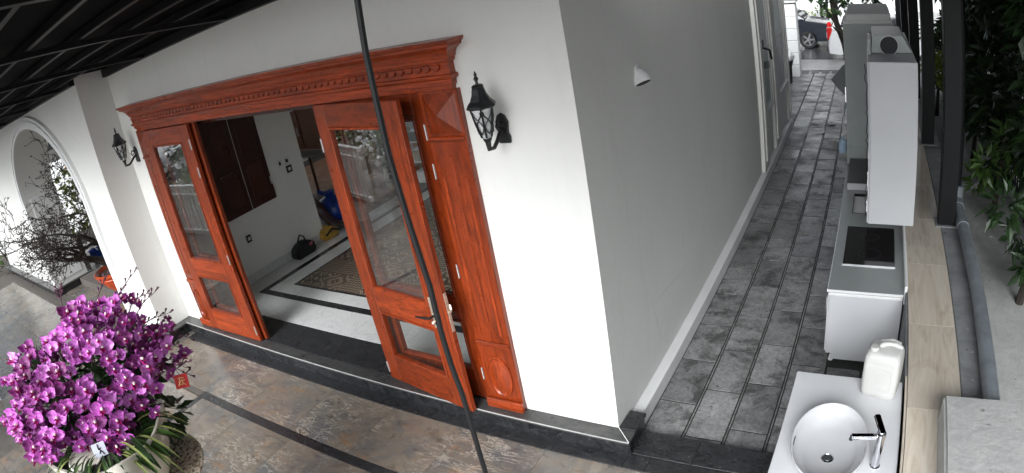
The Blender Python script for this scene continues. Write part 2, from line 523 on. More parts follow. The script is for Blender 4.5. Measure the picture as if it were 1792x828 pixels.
def wloc(o):
    v = Vector((0, 0, 0))
    while o:
        v += Vector(o.location); o = o.parent
    return v
def thing(name, label, cat, loc=(0, 0, 0), group=None):
    o = bpy.data.objects.new(name, None); COL.objects.link(o)
    o.location = loc
    o.empty_display_size = .1
    return tag(o, label, cat, group)
def tag(o, label=None, cat=None, group=None, kind=None):
    if label: o['label'] = label
    if cat: o['category'] = cat
    if group: o['group'] = group
    if kind: o['kind'] = kind
    return o
def inst(name, me, parent, loc, rot=(0, 0, 0), scale=(1, 1, 1)):
    """another object on the same mesh; loc in world coordinates"""
    o = bpy.data.objects.new(name, me); COL.objects.link(o)
    if parent: o.parent = parent
    o.location = Vector(loc) - (wloc(parent) if parent else Vector((0, 0, 0)))
    o.rotation_euler = rot; o.scale = scale
    return o
def B(x0, x1, y0, y1, z0, z1):
    return MB().box(x0, x1, y0, y1, z0, z1)
def structure(o):
    o['kind'] = 'structure'; return o
def pieces(name, cells, z, th, mat, parent, bevel=.004, gap=.004, jig=0.0):
    """flat pieces laid in a loop, one object each, meshes shared between equal sizes; cells = (x0, x1, y0, y1)"""
    cache = {}; out = []
    for c in cells:
        x0, x1, y0, y1 = c[:4]
        m = c[4] if len(c) > 4 else mat
        key = (round(x1 - x0, 3), round(y1 - y0, 3), m.name)
        if key not in cache:
            hx, hy = (x1 - x0) / 2 - gap / 2, (y1 - y0) / 2 - gap / 2
            cache[key] = B(-hx, hx, -hy, hy, -th, 0).mesh(name, m, bevel=bevel)
        o = inst(name, cache[key], parent, ((x0 + x1) / 2, (y0 + y1) / 2, z + random.uniform(-jig, jig)))
        if jig: o.rotation_euler = (random.uniform(-jig, jig) * .8, random.uniform(-jig, jig) * .8, random.uniform(-jig, jig) * 1.2)
        out.append(o)
    return out

def leaf_cloud(c, rad, n, size, seed, aspect=1.6, shell=.35, droop=0.0, flat=0.0):
    """many small bent leaves spread through an uneven volume"""
    rn = random.Random(seed); mb = MB()
    lumps = [(Vector((rn.uniform(-.7, .7) * rad[0], rn.uniform(-.7, .7) * rad[1], rn.uniform(-.75, .75) * rad[2])), rn.uniform(.22, .45)) for _ in range(max(5, n // 90))]
    for _ in range(n):
        lc, lr = rn.choice(lumps)
        d = Vector((rn.gauss(0, 1), rn.gauss(0, 1), rn.gauss(0, 1))).normalized()
        p = Vector(c) + lc + Vector((d.x * rad[0], d.y * rad[1], d.z * rad[2])) * lr * (1 - shell * rn.random())
        dr = (d + Vector((rn.uniform(-.8, .8), rn.uniform(-.8, .8), rn.uniform(-.8, .8) - droop))).normalized()
        sd_ = dr.cross(Vector((rn.uniform(-1, 1), rn.uniform(-1, 1), 1.0))).normalized()
        nn = sd_.cross(dr)
        L = size * rn.uniform(.6, 1.3); W = L / aspect / 2
        mb.add([p, p + dr * L * .5 + sd_ * W, p + dr * L + nn * L * -.18, p + dr * L * .5 - sd_ * W], [(0, 1, 2), (0, 2, 3)])
    return mb

# ------------------------------------------------------------------ measures (metres; corner of the house at x=0, y=0; porch floor z=0)
HP = .155           # top of the marble plinth and the house floor
ZA = -.084          # alley paving
WL = -6.347         # wing wall
AY = -.466          # front of the arch wall
ZW = .74            # low boundary wall
CEIL = 3.62

# ================================================================== SETTING
structure(B(-60, 60, -40, 80, -.5, -.20).build('ground', M['earth']))

# porch floor
pf = structure(B(-16.0, 2.09, -5.0, .188, -.19, -.012).build('porch_floor', M['joint_light']))
cells = []
xs = [-4.637 + .82 * k for k in range(-2, 9)]
for a, b in zip(xs[:-1], xs[1:]):
    cells.append((max(a, -6.08), min(b, 2.08), -.955, -.265))
inl0, inl1 = -1.06, -.955
for k in range(-1, 9):
    a = -4.49 + .82 * k
    for r in range(5):
        cells.append((a, min(a + .82, 2.08), inl0 - .78 * (r + 1), inl0 - .78 * r))
# left strip beside the inlay
for r in range(5):
    cells.append((-6.28, -5.31, inl0 - .78 * (r + 1), inl0 - .78 * r))
# through the arch and in front of it
for i in range(9):
    x = -7.2 - .82 * i
    for yy in (-.40, .42):
        cells.append((x - .82, x, yy + .02, yy + .02 + .8) if yy < 0 else (x - .82, x, yy + .02, yy + 2.8))
    for r in range(4):
        cells.append((x - .82, x, -.80 - .8 * (r + 1), -.80 - .8 * r))
pieces('floor_tile', [c for c in cells if c[1] - c[0] > .05], 0, .02, M['slate'], pf, .0012, .0022)
# black strips on the porch floor
bs = []
for k in range(11):
    a = -6.08 + .62 * k
    bs.append((a, min(a + .62, .30), -.265, -.098))
pieces('black_strip', bs, .001, .02, M['granite_rough'], pf, .002, .003)
pieces('black_strip', [(-6.35 + .27, -6.08, -.75, -.0)], .002, .02, M['granite'], pf, .002, .003)
ib = [(-4.58 + .8 * k, min(-4.58 + .8 * (k + 1), 2.08), inl0, inl1) for k in range(9)]
pieces('inlay_strip', [c for c in ib if c[1] > c[0]], .001, .02, M['granite_rough'], pf, .002, .002)
ib2 = [(-4.58, -4.49, inl0 - .8 * (r + 1), inl0 - .8 * r) for r in range(5)]
pieces('inlay_strip', ib2, .0015, .02, M['granite_rough'], pf, .002, .002)
pieces('black_slab', [(.115, .62, -.095, .186), (.62, 1.16, -.095, .186), (1.16, 2.08, -.095, .186), (.30, 1.1, -.265, -.098), (1.1, 2.08, -.265, -.098)], .001, .02, M['granite_rough'], pf, .003, .004)

# alley paving
al = structure(B(.0, 2.74, .19, 15.6, -.3, ZA - .004).build('alley_floor', M['joint']))
cols = [(.078, .417, .70), (.438, .757, .30), (.778, 1.098, 1.10 - .635), (1.120, 1.45, .82)]
cells = []
for x0, x1, off in cols:
    y = off - .635 * 2
    while y < 15.3:
        st_ = .635 + random.choice((-.10, -.04, 0, 0, 0, .05, .11)) * (1 if y > 3.2 else 0)
        a, b = max(y, .2), min(y + st_, 15.5)
        if b - a > .06: cells.append((x0, x1, a, b))
        y += st_
pieces('paver', cells, ZA, .05, M['paver'], al, .0015, .014, .0006)
pieces('joint_strip', [(x - .009, x + .009, .2 + 1.27 * k, .2 + 1.27 * (k + 1)) for x in (.4275, .7675, 1.109) for k in range(12)], ZA - .001, .04, M['paver'], al, .003, .006, .001)
pieces('paver', [(1.46, 1.78, .2, .83), (1.46, 1.78, .84, 1.48), (1.79, 2.09, .2, .83), (1.79, 2.09, .84, 1.48), (1.46, 2.09, 6.2, 9.0), (1.46, 2.09, 9.0, 12.0), (1.46, 2.09, 12.0, 15.5),
                 (-.9, .06, 9.7, 11.6), (-.9, .06, 11.6, 13.5), (-.9, .06, 13.5, 15.5)], ZA, .05, M['paver'], al, .004, .012, .0015)
# drive, drain and street
dv = structure(B(-8, 10, 15.6, 17.4, -.3, ZA - .004).build('driveway', M['drive']))
for k in range(7):
    B(-.62 + .3 * k, -.40 + .3 * k, 15.06, 15.5, ZA - .03, ZA + .006).build('drain_slot', M['iron'], al)
structure(B(-60, 60, 17.4, 27.5, -.3, ZA - .06).build('street', M['asphalt']))
structure(B(-60, 60, 27.5, 34, -.3, ZA + .06).build('far_pavement', M['concrete_light']))
structure(B(2.76, 12, -6, 15.6, -.3, -.02).build('neighbour_yard', M['concrete_light']))

# ================================================================== HOUSE
house = thing('house', 'white painted house with wide red brown wooden double doors and a black marble plinth', 'house', (0, 0, 0))
DX0, DX1, DZ = -5.57, -1.17, 2.86           # door opening
mb = MB()
mb.box(WL, DX0, 0, .22, HP, 4.4); mb.box(DX1, 0, 0, .22, HP, 4.4); mb.box(DX0, DX1, 0, .22, DZ, 4.4)
mb.build('front_wall', M['paint'], house)
B(-.22, 0, .2205, 9.48, ZA - .1, 4.4).build('side_wall', M['paint'], house)
# inside
MB().box(-6.9, -5.2, 8.2, 8.4, HP, 3.4).box(-1.4, -.23, 8.2, 8.4, HP, 3.4).box(-5.2, -1.4, 8.2, 8.4, HP, 1.0).box(-5.2, -1.4, 8.2, 8.4, 2.7, 3.4).build('back_wall', M['paint'], house)
bw = B(-5.2, -1.4, 8.27, 8.276, 1.0, 2.7).build('back_window', M['glass_clear'], house)  # window added in the unseen back wall to brighten the hall
for k in range(5):
    B(-5.2 + .93 * k, -5.12 + .93 * k, 8.24, 8.30, 1.001, 2.699).build('window_bar', M['wood_cab'], bw)
B(-11.5, -.23, .23, 8.4, 3.3, 3.4).build('room_ceiling', M['paint'], house)
B(-6.3, -6.1, .23, 2.62, HP, 3.3).build('inner_wall', M['paint'], house)
B(-6.102, -6.085, .24, 2.615, HP, HP + .13).build('skirting', M['marble'], house)
MB().box(-11.4, -11.2, 2.62, 8.2, HP, .95).box(-11.4, -11.2, 2.62, 8.2, 2.6, 3.3).box(-11.4, -11.2, 2.62, 3.4, .95, 2.6).box(-11.4, -11.2, 7.0, 8.2, .95, 2.6).build('far_room_wall', M['paint'], house)  # gap in this unseen wall lets daylight into the back room
B(-11.2, -6.3, 2.42, 2.62, HP, 3.3).build('partition_wall', M['paint'], house)
B(-6.15, -6.07, 2.55, 2.66, 2.28, 2.34).build('wall_ledge', M['trim_white'], house)
# inner floor
ifl = B(-11.2, -.23, .0, 8.2, -.18, HP - .012).build('inner_floor', M['joint_light'], house)
tiles = []
for k in range(6):
    tiles.append((-5.6 + .8 * k - .2, -5.6 + .8 * (k + 1) - .2, .42, .875))
pieces('marble_tile', tiles, HP, .02, M['marble'], ifl, .002, .003)
gr = [(-5.57 + .74 * k, -5.57 + .74 * (k + 1), -.0, .418) for k in range(6)]
pieces('threshold_slab', gr, HP + .0012, .02, M['granite_rough'], ifl, .002, .003)
pieces('floor_band', [(-5.72 + 1.2 * k, -5.72 + 1.2 * (k + 1), .875, .985) for k in range(4)], HP, .02, M['granite'], ifl, .001, .002)
pieces('floor_band', [(-5.72, -5.61, .985 + 1.2 * k, .985 + 1.2 * (k + 1)) for k in range(4)], HP, .02, M['granite'], ifl, .001, .002)
tl = [(-5.61 + .9 * k, -5.61 + .9 * (k + 1), .985, 1.215) for k in range(5)]
tl += [(-5.61, -5.30, 1.215 + .9 * k, 1.215 + .9 * (k + 1)) for k in range(4)]
tl += [(-6.085, -5.72, .43 + .88 * k, .43 + .88 * (k + 1)) for k in range(6)]
pieces('clay_tile', [(-7.0 - .6 * j, -6.4 - .6 * j, 3.3 + .6 * k, 3.9 + .6 * k) for k in range(8) for j in range(7)], HP, .02, M['clay_tile'], ifl, .003, .006)
tl += [(-7.6, -6.4, 2.7, 3.3), (-8.8, -7.6, 2.7, 3.3)]
tl += [(-6.4, -5.72, 5.7, 6.9), (-6.4, -5.72, 6.9, 8.1), (-1.1, -.3, .43, 2.4)]
pieces('marble_tile', tl, HP, .02, M['marble'], ifl, .002, .003)
pieces('rug_border', [(-5.30, -1.3, 1.215, 1.255), (-5.30, -5.26, 1.255, 4.8)], HP + .001, .02, M['granite'], ifl, .001, 0)
pat = [M['pat0'], M['pat1'], M['pat2']]
rg = []
for i in range(10):
    for j in range(9):
        rg.append((-5.26 + .395 * i, -5.26 + .395 * (i + 1), 1.255 + .395 * j, 1.255 + .395 * (j + 1), pat[(i * 2 + j * (1 + i % 2)) % 3]))
pieces('patterned_tile', rg, HP + .001, .02, M['pat0'], ifl, .002, .004)

# plinth: top slab and upright face, mitred round the corner and the wing
mb = MB()
P1, P2 = .144, .10
for k in range(7):
    a = WL + P1 + .93 * k; b = min(a + .93, P1)
    if b - a < .05: continue
pl = B(WL + P2, P2, -P2, -.004, -.01, HP - .028).build('plinth', M['granite'], house)
sl_ = []
edges = [WL + .004] + [WL + .93 * k for k in range(1, 7)] + [P1]
for a, b in zip(edges[:-1], edges[1:]):
    B(a + .001, b - .001, -P1, -.003, HP - .028, HP).build('plinth_slab', M['granite_top'], pl, bevel=.004)
    B(a + .0015, b - .0015, -P1 + .02, -P2, -.005, HP - .029).build('plinth_face', M['granite'], pl)
B(.003, P1, .0, .225, HP - .03, HP + .002).build('plinth_slab', M['granite_rough'], pl, bevel=.004)
B(.003, P2 + .03, -.0, .215, -.085, HP - .031).build('plinth_face', M['granite'], pl)
# mitre line and a pale strip along the slab edge
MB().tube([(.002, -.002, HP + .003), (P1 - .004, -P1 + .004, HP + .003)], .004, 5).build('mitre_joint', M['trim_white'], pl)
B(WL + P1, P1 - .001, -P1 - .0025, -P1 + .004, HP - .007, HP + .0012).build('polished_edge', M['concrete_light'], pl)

# skirting along the alley
mb = MB(); mb.prism([(.0, ZA - .02), (.076, ZA - .02), (.076, .062), (.0, .105)], 1, .228, 9.46)
mb.build('alley_skirting', M['skirting'], house, bevel=.004)
# pilasters and windows on the alley side
for y0, y1 in ((6.05, 6.42), (7.30, 7.95), (9.16, 9.47)):
    B(.0, .06, y0, y1, .102, 4.3).build('pilaster', M['paint'], house, bevel=.006)
    B(.06, .085, y0 + .09, y1 - .09, .25, 4.25).build('pilaster_panel', M['paint'], house, bevel=.01)
for y0, y1, zs in ((6.42, 7.30, 1.0), (7.95, 9.16, .95)):
    wd = B(.0, .018, y0 + .12, y1 - .12, zs + .04, 3.9).build('window', M['laminate_grey'], house)
    B(.018, .04, y0 + .05, y0 + .12, zs, 3.95).build('window_frame', M['trim_white'], wd, bevel=.004)
    B(.018, .04, y1 - .12, y1 - .05, zs, 3.95).build('window_frame', M['trim_white'], wd, bevel=.004)
    B(.0, .075, y0 + .02, y1 - .02, zs - .06, zs).build('window_sill', M['trim_white'], wd, bevel=.006)
    for zz in (1.9, 2.8):
        B(.018, .034, y0 + .12, y1 - .12, zz, zz + .05).build('glazing_bar', M['trim_white'], wd, bevel=.003)
    B(.0, .02, y0 + .1, y1 - .1, .14, zs - .10).build('apron_panel', M['paint'], house, bevel=.008)

# ---- cornice over the doors
CX0, CX1 = -5.80, -.86
prof = [(.045, 2.855), (.045, 2.885), (.06, 2.89), (.06, 2.925), (.075, 2.93), (.085, 2.945), (.085, 2.96), (.066, 2.965), (.066, 3.045), (.08, 3.05), (.085, 3.062), (.085, 3.075),
        (.095, 3.078), (.10, 3.10), (.115, 3.125), (.145, 3.15), (.16, 3.155), (.16, 3.172), (.175, 3.178), (.185, 3.192), (.185, 3.205), (.0, 3.206)]
mb = MB(); ring = []
for dd, z in prof:
    ring += [(CX0 - dd + .05, -.001, z), (CX0 - dd + .05, -dd, z), (CX1 + dd - .05, -dd, z), (CX1 + dd - .05, -.001, z)]
fs = []
for i in range(len(prof) - 1):
    for k in range(3):
        fs.append((i * 4 + k, i * 4 + k + 1, (i + 1) * 4 + k + 1, (i + 1) * 4 + k))
fs.append((0, 3, 2, 1))
mb.add(ring, fs)
corn = mb.build('door_cornice', M['wood_h'], house)
sc = MB()
pts = [(.0385 * math.cos(a), -.0385 * math.sin(a) * 1.2) for a in [PI * k / 8 for k in range(9)]]
sc.prism(pts, 1, -.016, .004)
scm = sc.mesh('scallop', M['wood_h'], bevel=.004)
x = CX0 + .03
while x < CX1 - .02:
    inst('scallop', scm, corn, (x, -.070, 3.036)); x += .079

# ---- pilasters of the door surround
def surround(x0, x1):
    p = B(x0, x1, -.045, .10, HP, 2.856).build('door_pilaster', M['wood_v'], house, bevel=.004)
    wd = x1 - x0; xc = (x0 + x1) / 2
    B(x0 - .012, x1 + .012, -.085, -.0451, HP + .001, HP + .10).build('base_block', M['wood_h'], p, bevel=.01)
    B(x0 + .01, x1 - .01, -.066, -.0451, .79, .835).build('moulding', M['wood_h'], p, bevel=.009)
    B(x0 + .01, x1 - .01, -.066, -.0451, 2.49, 2.53).build('moulding', M['wood_h'], p, bevel=.009)
    d = MB(); d.add([(x0 + .02, -.046, 2.545), (x1 - .02, -.046, 2.545), (x1 - .02, -.046, 2.835), (x0 + .02, -.046, 2.835), (xc, -.105, 2.69)],
                    [(0, 1, 4), (1, 2, 4), (2, 3, 4), (3, 0, 4)])
    d.build('diamond_block', M['wood_v'], p)
    for q, zt in ((-.3, 2.22), (0, 2.38), (.3, 2.22)):
        B(xc + q * wd - .014, xc + q * wd + .014, -.0505, -.0451, .90, zt).build('flute', M['wood_v'], p, bevel=.004)
    prof = [(1.0, 0), (.98, .014), (.90, .016), (.84, .006), (.80, .006), (.60, .02), (.2, .026), (.001, .027)]
    m4 = Matrix.Translation((xc, -.0455, .49)) @ Matrix.Rotation(R(90), 4, 'X') @ Matrix.Diagonal((wd * .36, .21, 1, 1))
    MB().lathe(prof, (0, 0, 0), 28, M4=m4).build('oval_medallion', M['wood_v'], p, smooth=True)
surround(DX1, -.835)
surround(-5.845, DX0)
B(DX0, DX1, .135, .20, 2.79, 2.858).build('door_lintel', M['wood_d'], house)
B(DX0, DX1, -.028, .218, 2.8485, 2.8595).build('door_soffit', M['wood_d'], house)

# ---- folding door leaves
def door_leaf(E, F, zones, glass, label=None, handle=False, flip=1, hinges=()):
    E = Vector((*E, 0)); F = Vector((*F, 0)); t = (F - E).normalized(); wdt = (F - E).length
    n = Vector((t.y, -t.x, 0))                     # outward (towards the porch) for t pointing to +x
    M4 = Matrix(((t.x, n.x, 0, E.x), (t.y, n.y, 0, E.y), (0, 0, 1, 0), (0, 0, 0, 1)))
    z0, z1 = HP + .012, 2.846
    sl0, sr0, mb0, mb1, br, tr = zones
    TH = .046
    fr = MB()
    fr.box(0, sl0, 0, TH, z0, z1, M4); fr.box(wdt - sr0, wdt, 0, TH, z0, z1, M4)
    lf = fr.build('door_leaf', M['wood_v'], house, bevel=.004)
    if label: lf['label'] = label
    for a, b in ((z0, br), (mb0, mb1), (tr, z1)):
        MB().box(sl0 + .0005, wdt - sr0 - .0005, .002, TH - .002, a, b, M4).build('rail', M['wood_h'], lf, bevel=.003)
    for a, b in ((br, mb0), (mb1, tr)):
        gm = M['glass'] if glass is True and (a > .6 or not handle) else M['glass_clear']
        bead = MB()
        x0, x1 = sl0, wdt - sr0
        for q in ((x0, x0 + .022, a, b), (x1 - .022, x1, a, b), (x0 + .022, x1 - .022, a, a + .022), (x0 + .022, x1 - .022, b - .022, b)):
            bead.box(q[0], q[1], -.004, TH + .007, q[2], q[3], M4)
        bead.build('glazing_bead', M['wood_v'], lf, bevel=.004)
        if glass:
            MB().box(x0 + .021, x1 - .021, .020, .026, a + .021, b - .021, M4).build('glass_pane', gm, lf)
    for s_, zz in hinges:
        MB().box(s_ - .006, s_ + .006, TH - .0, TH + .006, zz - .055, zz + .055, M4).build('hinge', M['hinge'], lf, bevel=.002)
        MB().tube([M4 @ Vector((s_, TH + .008, zz - .06)), M4 @ Vector((s_, TH + .008, zz + .06))], .006, 8).build('hinge_pin', M['hinge'], lf)
    if handle:
        s0 = wdt - .165
        MB().box(s0 - .022, s0 + .022, TH, TH + .010, .985, 1.27, M4).build('lock_plate', M['brass'], lf, bevel=.005)
        q = [M4 @ Vector(v) for v in ((s0, TH + .01, 1.10), (s0, TH + .055, 1.10), (s0 - .03, TH + .066, 1.10), (s0 - .16, TH + .066, 1.085))]
        MB().tube(q, [.011, .010, .011, .008], 8).build('lever_handle', M['plate_black'], lf, smooth=True)
        MB().lathe([(.016, 0), (.018, .02), (.010, .03)], (0, 0, 0), 12, M4=M4 @ Matrix.Translation((s0, TH + .01, 1.045)) @ Matrix.Rotation(R(-90), 4, 'X')).build('lock_cylinder', M['brass'], lf, smooth=True)
        MB().box(wdt, wdt + .006, .008, TH - .008, .98, 1.33, M4).build('edge_lock', M['brass'], lf, bevel=.002)
        q = [M4 @ Vector(v) for v in ((wdt + .005, .022, 1.16), (wdt + .03, .022, 1.17), (wdt + .045, .03, 1.20), (wdt + .03, .02, 1.23))]
        MB().tube(q, .009, 7).build('latch', M['brass'], lf, smooth=True)
    return lf
ZN = (.155, .205, .955, 1.18, .455, 2.655)
door_leaf((-2.332, .012), (-1.243, -.163), ZN, True, 'glazed door leaf folded outwards with its lever handle', True, hinges=((.012, .30), (.012, 2.5)))
door_leaf((-2.30, .085), (-1.185, .045), (.16, .115, .955, 1.18, .455, 2.655), 'glass_clear', 'glazed door leaf in shade behind the folded one', False, hinges=((1.09, .45), (1.09, 1.43), (1.09, 2.25), (1.09, 2.55)))
door_leaf((-5.56, -.040), (-4.46, -.022), ZN, True, 'glazed door leaf folded back beside the far lamp', False, hinges=((1.088, .32), (1.088, 1.25), (1.088, 2.30), (1.088, 2.62)))
door_leaf((-5.54, .075), (-4.415, .050), ZN, 'glass_clear', 'dark inner door leaf behind the folded one', False)

# ---- shutters on the inner wall
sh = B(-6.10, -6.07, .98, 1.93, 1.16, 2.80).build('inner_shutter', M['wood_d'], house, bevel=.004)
for a, b in ((1.01, 1.44), (1.47, 1.90)):
    for z0, z1 in ((1.28, 1.80), (1.92, 2.70)):
        B(-6.071, -6.058, a + .07, b - .07, z0, z1).build('shutter_panel', M['wood_d'], sh, bevel=.010)
B(-6.07, -6.060, 1.452, 1.460, 1.17, 2.79).build('shutter_seam', M['hinge'], sh)
B(-6.07, -6.06, 1.90, 1.925, 1.38, 1.50).build('hinge', M['hinge'], sh)
# switches
for y, z, m, wdt in ((2.17, 1.60, 'plate_white', .07), (2.31, 1.60, 'plate_white', .10), (2.32, 1.465, 'plate_black', .11), (1.245, .79, 'plate_black', .085)):
    s_ = B(-6.10, -6.09, y - wdt / 2, y + wdt / 2, z - .055, z + .055).build('wall_switch', M[m], house, bevel=.003)
    B(-6.091, -6.085, y - wdt / 4, y + wdt / 4, z - .026, z + .026).build('switch_button', M['plate_black' if m == 'plate_white' else 'plate_white'], s_, bevel=.002)

# ---- things in the hall
t = thing('handbag', 'black handbag with a looped handle standing on the floor by the inner wall', 'bag', (-5.97, 2.02, HP))
mb = MB(); mb.prism([(1.84, HP), (2.22, HP), (2.25, HP + .10), (2.19, HP + .20), (2.04, HP + .235), (1.88, HP + .19), (1.82, HP + .10)], 0, -6.06, -5.86)
mb.build('body', M['bag_black'], t, bevel=.03, seg=2, smooth=True)
MB().tube([(-5.90, 1.92, HP + .19), (-5.89, 1.93, HP + .29), (-5.89, 1.99, HP + .36), (-5.89, 2.06, HP + .31), (-5.90, 2.08, HP + .2)], .012, 8).build('handle', M['bag_black'], t, smooth=True)
B(-5.862, -5.852, 2.10, 2.16, HP + .14, HP + .18).build('label_patch', M['pink'], t)
t = thing('cloth_bag', 'mustard and black cloth bag slumped at the end of the inner wall', 'bag', (-6.05, 2.66, HP))
mb = MB(); mb.prism([(2.50, HP), (2.82, HP), (2.84, HP + .07), (2.74, HP + .19), (2.60, HP + .20), (2.49, HP + .10)], 0, -6.22, -5.93)
mb.build('body', M['bag_yellow'], t, bevel=.04, seg=2, smooth=True)
MB().tube([(-5.93, 2.52, HP + .10), (-5.92, 2.66, HP + .16), (-5.93, 2.80, HP + .09)], .016, 8).build('strap', M['bag_black'], t, smooth=True)
t = thing('blue_sack', 'blue plastic sack standing in the back room', 'sack', (-6.65, 3.4, HP))
MB().lathe([(.22, 0), (.27, .08), (.26, .24), (.20, .36), (.07, .42), (.10, .50), (.02, .50)], (-6.65, 3.4, HP), 14, sx=1.15).build('body', M['blue_plastic'], t, smooth=True)
MB().tube([(-6.72, 3.38, HP + .44), (-6.80, 3.30, HP + .52), (-6.78, 3.26, HP + .56)], [.03, .04, .01], 7).build('knot', M['blue_plastic'], t, smooth=True)
t = B(-6.62, -6.57, 2.72, 3.1, HP, .80); ob = MB()
ob.add([Vector(v) for v in ((-6.60, 2.80, .78), (-6.15, 2.95, HP), (-6.45, 3.35, HP), (-6.75, 3.10, .70), (-6.63, 2.78, .76), (-6.20, 2.92, HP), (-6.50, 3.33, HP), (-6.78, 3.08, .68))],
       [(0, 1, 2, 3), (7, 6, 5, 4), (0, 4, 5, 1), (1, 5, 6, 2), (2, 6, 7, 3), (3, 7, 4, 0)])
tag(ob.build('plank', M['wood_mid']), 'brown board leaning in the back room before the blue sack', 'board')
t = thing('hall_cabinet', 'tall dark brown cabinet with small handles at the back of the room', 'cabinet', (-8.0, 4.8, HP))
B(-9.2, -7.0, 4.6, 5.1, HP + .9, 3.1).build('body', M['wood_cab'], t, bevel=.01)
for k in range(3):
    dr = B(-9.15 + .72 * k, -8.47 + .72 * k, 4.575, 4.5995, HP + .95, 3.05).build('door', M['wood_cab'], t, bevel=.008)
    B(-8.55 + .72 * k, -8.53 + .72 * k, 4.55, 4.575, HP + 1.2, HP + 1.38).build('handle', M['hinge'], dr)
t = thing('small_table', 'small table with a pale top on one leg in the back room', 'table', (-8.1, 4.3, HP))
B(-8.5, -7.6, 4.1, 4.5, 1.05, 1.08).build('top', M['worktop'], t)
MB().tube([(-8.05, 4.3, HP + .02), (-8.05, 4.3, 1.05)], .03, 10).build('leg', M['wood_mid'], t)
MB().lathe([(.18, 0), (.2, .03), (.04, .06)], (-8.05, 4.3, HP), 14).build('foot', M['wood_mid'], t, smooth=True)
t = thing('open_shelf', 'pale open shelf with boxes deep in the hall, glimpsed past the folded door leaf', 'shelf', (-6.2, 5.0, HP))
for x in (-6.75, -6.2, -5.62):
    B(x, x + .04, 4.9, 5.25, HP + .001, 2.2).build('upright', M['trim_white'], t)
for k in range(6):
    B(-6.709, -5.621, 4.91, 5.25, HP + .08 + .38 * k, HP + .11 + .38 * k).build('board', M['trim_white'], t)
    for j in range(3):
        B(-6.66 + .34 * j + .05 * (k % 2), -6.42 + .34 * j, 4.93, 5.2, HP + .111 + .38 * k, HP + .28 + .38 * k + .04 * ((j + k) % 2)).build('box', M[('worktop', 'wood_cab', 'trim_white', 'oak_tile')[(j + k) % 4]], t)
t = thing('floor_crate', 'stack of pale boards lying in the back room', 'boards', (-7.4, 3.9, HP))
for k in range(3):
    B(-8.0, -7.0, 3.75 + .02 * k, 4.0 + .02 * k, HP + .055 * k, HP + .05 + .055 * k).build('board', M['worktop'] if k % 2 else M['wood_mid'], t, bevel=.004)

# ================================================================== ARCH WALL AT THE LEFT
aw = thing('arch_wall', 'white porch wall with a wide arched opening and a black marble foot', 'wall', (-9.35, AY, 0))
ACX, AA, AB, AZ = -9.35, 1.95, 1.33, 2.0
mb = MB()
Y0, Y1 = AY, .25
inner = [(ACX - AA, HP)] + [(ACX - AA * math.cos(PI * k / 40), AZ + AB * math.sin(PI * k / 40)) for k in range(41)] + [(ACX + AA, HP)]
n = len(inner)
top = []
for i, (x, z) in enumerate(inner):
    if i == 0: top.append((-16.0, HP))
    elif i == n - 1: top.append((WL, HP))
    else:
        f = (i - 1) / (n - 3)
        top.append((-16.0 + (WL + 16.0) * f, 4.3))
top[1] = (-16.0, 4.3); top[n - 2] = (WL, 4.3)
vs = []
for y in (Y0, Y1):
    for (x, z) in inner: vs.append((x, y, z))
    for (x, z) in top: vs.append((x, y, z))
fs = []
for i in range(n - 1):
    fs.append((i, i + 1, n + i + 1, n + i))
    fs.append((2 * n + i + 1, 2 * n + i, 3 * n + i, 3 * n + i + 1))
    fs.append((i + 1, i, 2 * n + i, 2 * n + i + 1))
    fs.append((n + i, n + i + 1, 3 * n + i + 1, 3 * n + i))
fs.append((0, n, 3 * n, 2 * n)); fs.append((n - 1, 3 * n - 1, 4 * n - 1, 2 * n - 1)[::1])
mb.add(vs, fs)
mb.build('wall_body', M['paint'], aw)
# raised trim round the arch
mb = MB()
def arcline(off):
    o = [(ACX - AA - off, HP)] + [(ACX - (AA + off) * math.cos(PI * k / 40), AZ + (AB + off) * math.sin(PI * k / 40)) for k in range(41)] + [(ACX + AA + off, HP)]
    return o
a, b = arcline(.0), arcline(.20)
yo = AY - .055
m_ = len(a)
vs = [(x, yo, z) for x, z in a] + [(x, yo, z) for x, z in b] + [(x, AY - .001, z) for x, z in a] + [(x, AY - .001, z) for x, z in b]
fs = []
for i in range(m_ - 1):
    fs += [(i, i + 1, m_ + i + 1, m_ + i), (m_ + i, m_ + i + 1, 3 * m_ + i + 1, 3 * m_ + i), (i + 1, i, 2 * m_ + i, 2 * m_ + i + 1)]
fs += [(0, m_, 3 * m_, 2 * m_), (m_ - 1, 3 * m_ - 1, 4 * m_ - 1, 2 * m_ - 1)]
mb.add(vs, fs)
mb.build('arch_trim', M['trim_white'], aw)
a, b = arcline(.06), arcline(.14)
yo2 = yo - .02
vs = [(x, yo2, z) for x, z in a] + [(x, yo2, z) for x, z in b] + [(x, yo - .0005, z) for x, z in a] + [(x, yo - .0005, z) for x, z in b]
mb = MB(); mb.add(vs, [tuple(f) for f in fs]); mb.build('arch_bead', M['trim_white'], aw)
# feet of the two piers
for x0, x1 in ((ACX + AA - .06, WL + P1), (-16.0, ACX - AA + .06)):
    f_ = B(x0 + .02, x1 - .02, AY - P2, Y1 + .06 if x0 < -10 else AY + .02, -.01, HP - .03).build('foot', M['granite'], aw)
    B(x0, x1, AY - P1, Y1 + .09 if x0 < -10 else AY - .002, HP - .028, HP - .001).build('foot_slab', M['granite_top'], aw, bevel=.004)
B(WL + .003, WL + P2, AY - P2, -P2 - .001, -.01, HP - .03).build('wing_foot', M['granite'], aw)
B(WL + .003, WL + P1, AY - .002, -P1 - .001, HP - .028, HP - .0005).build('wing_foot_slab', M['granite_top'], aw, bevel=.004)
B(ACX - AA - .001, ACX - AA + .012, AY + .10, Y1 - .08, HP + .1, 2.0).build('pier_panel', M['trim_white'], aw, bevel=.01)

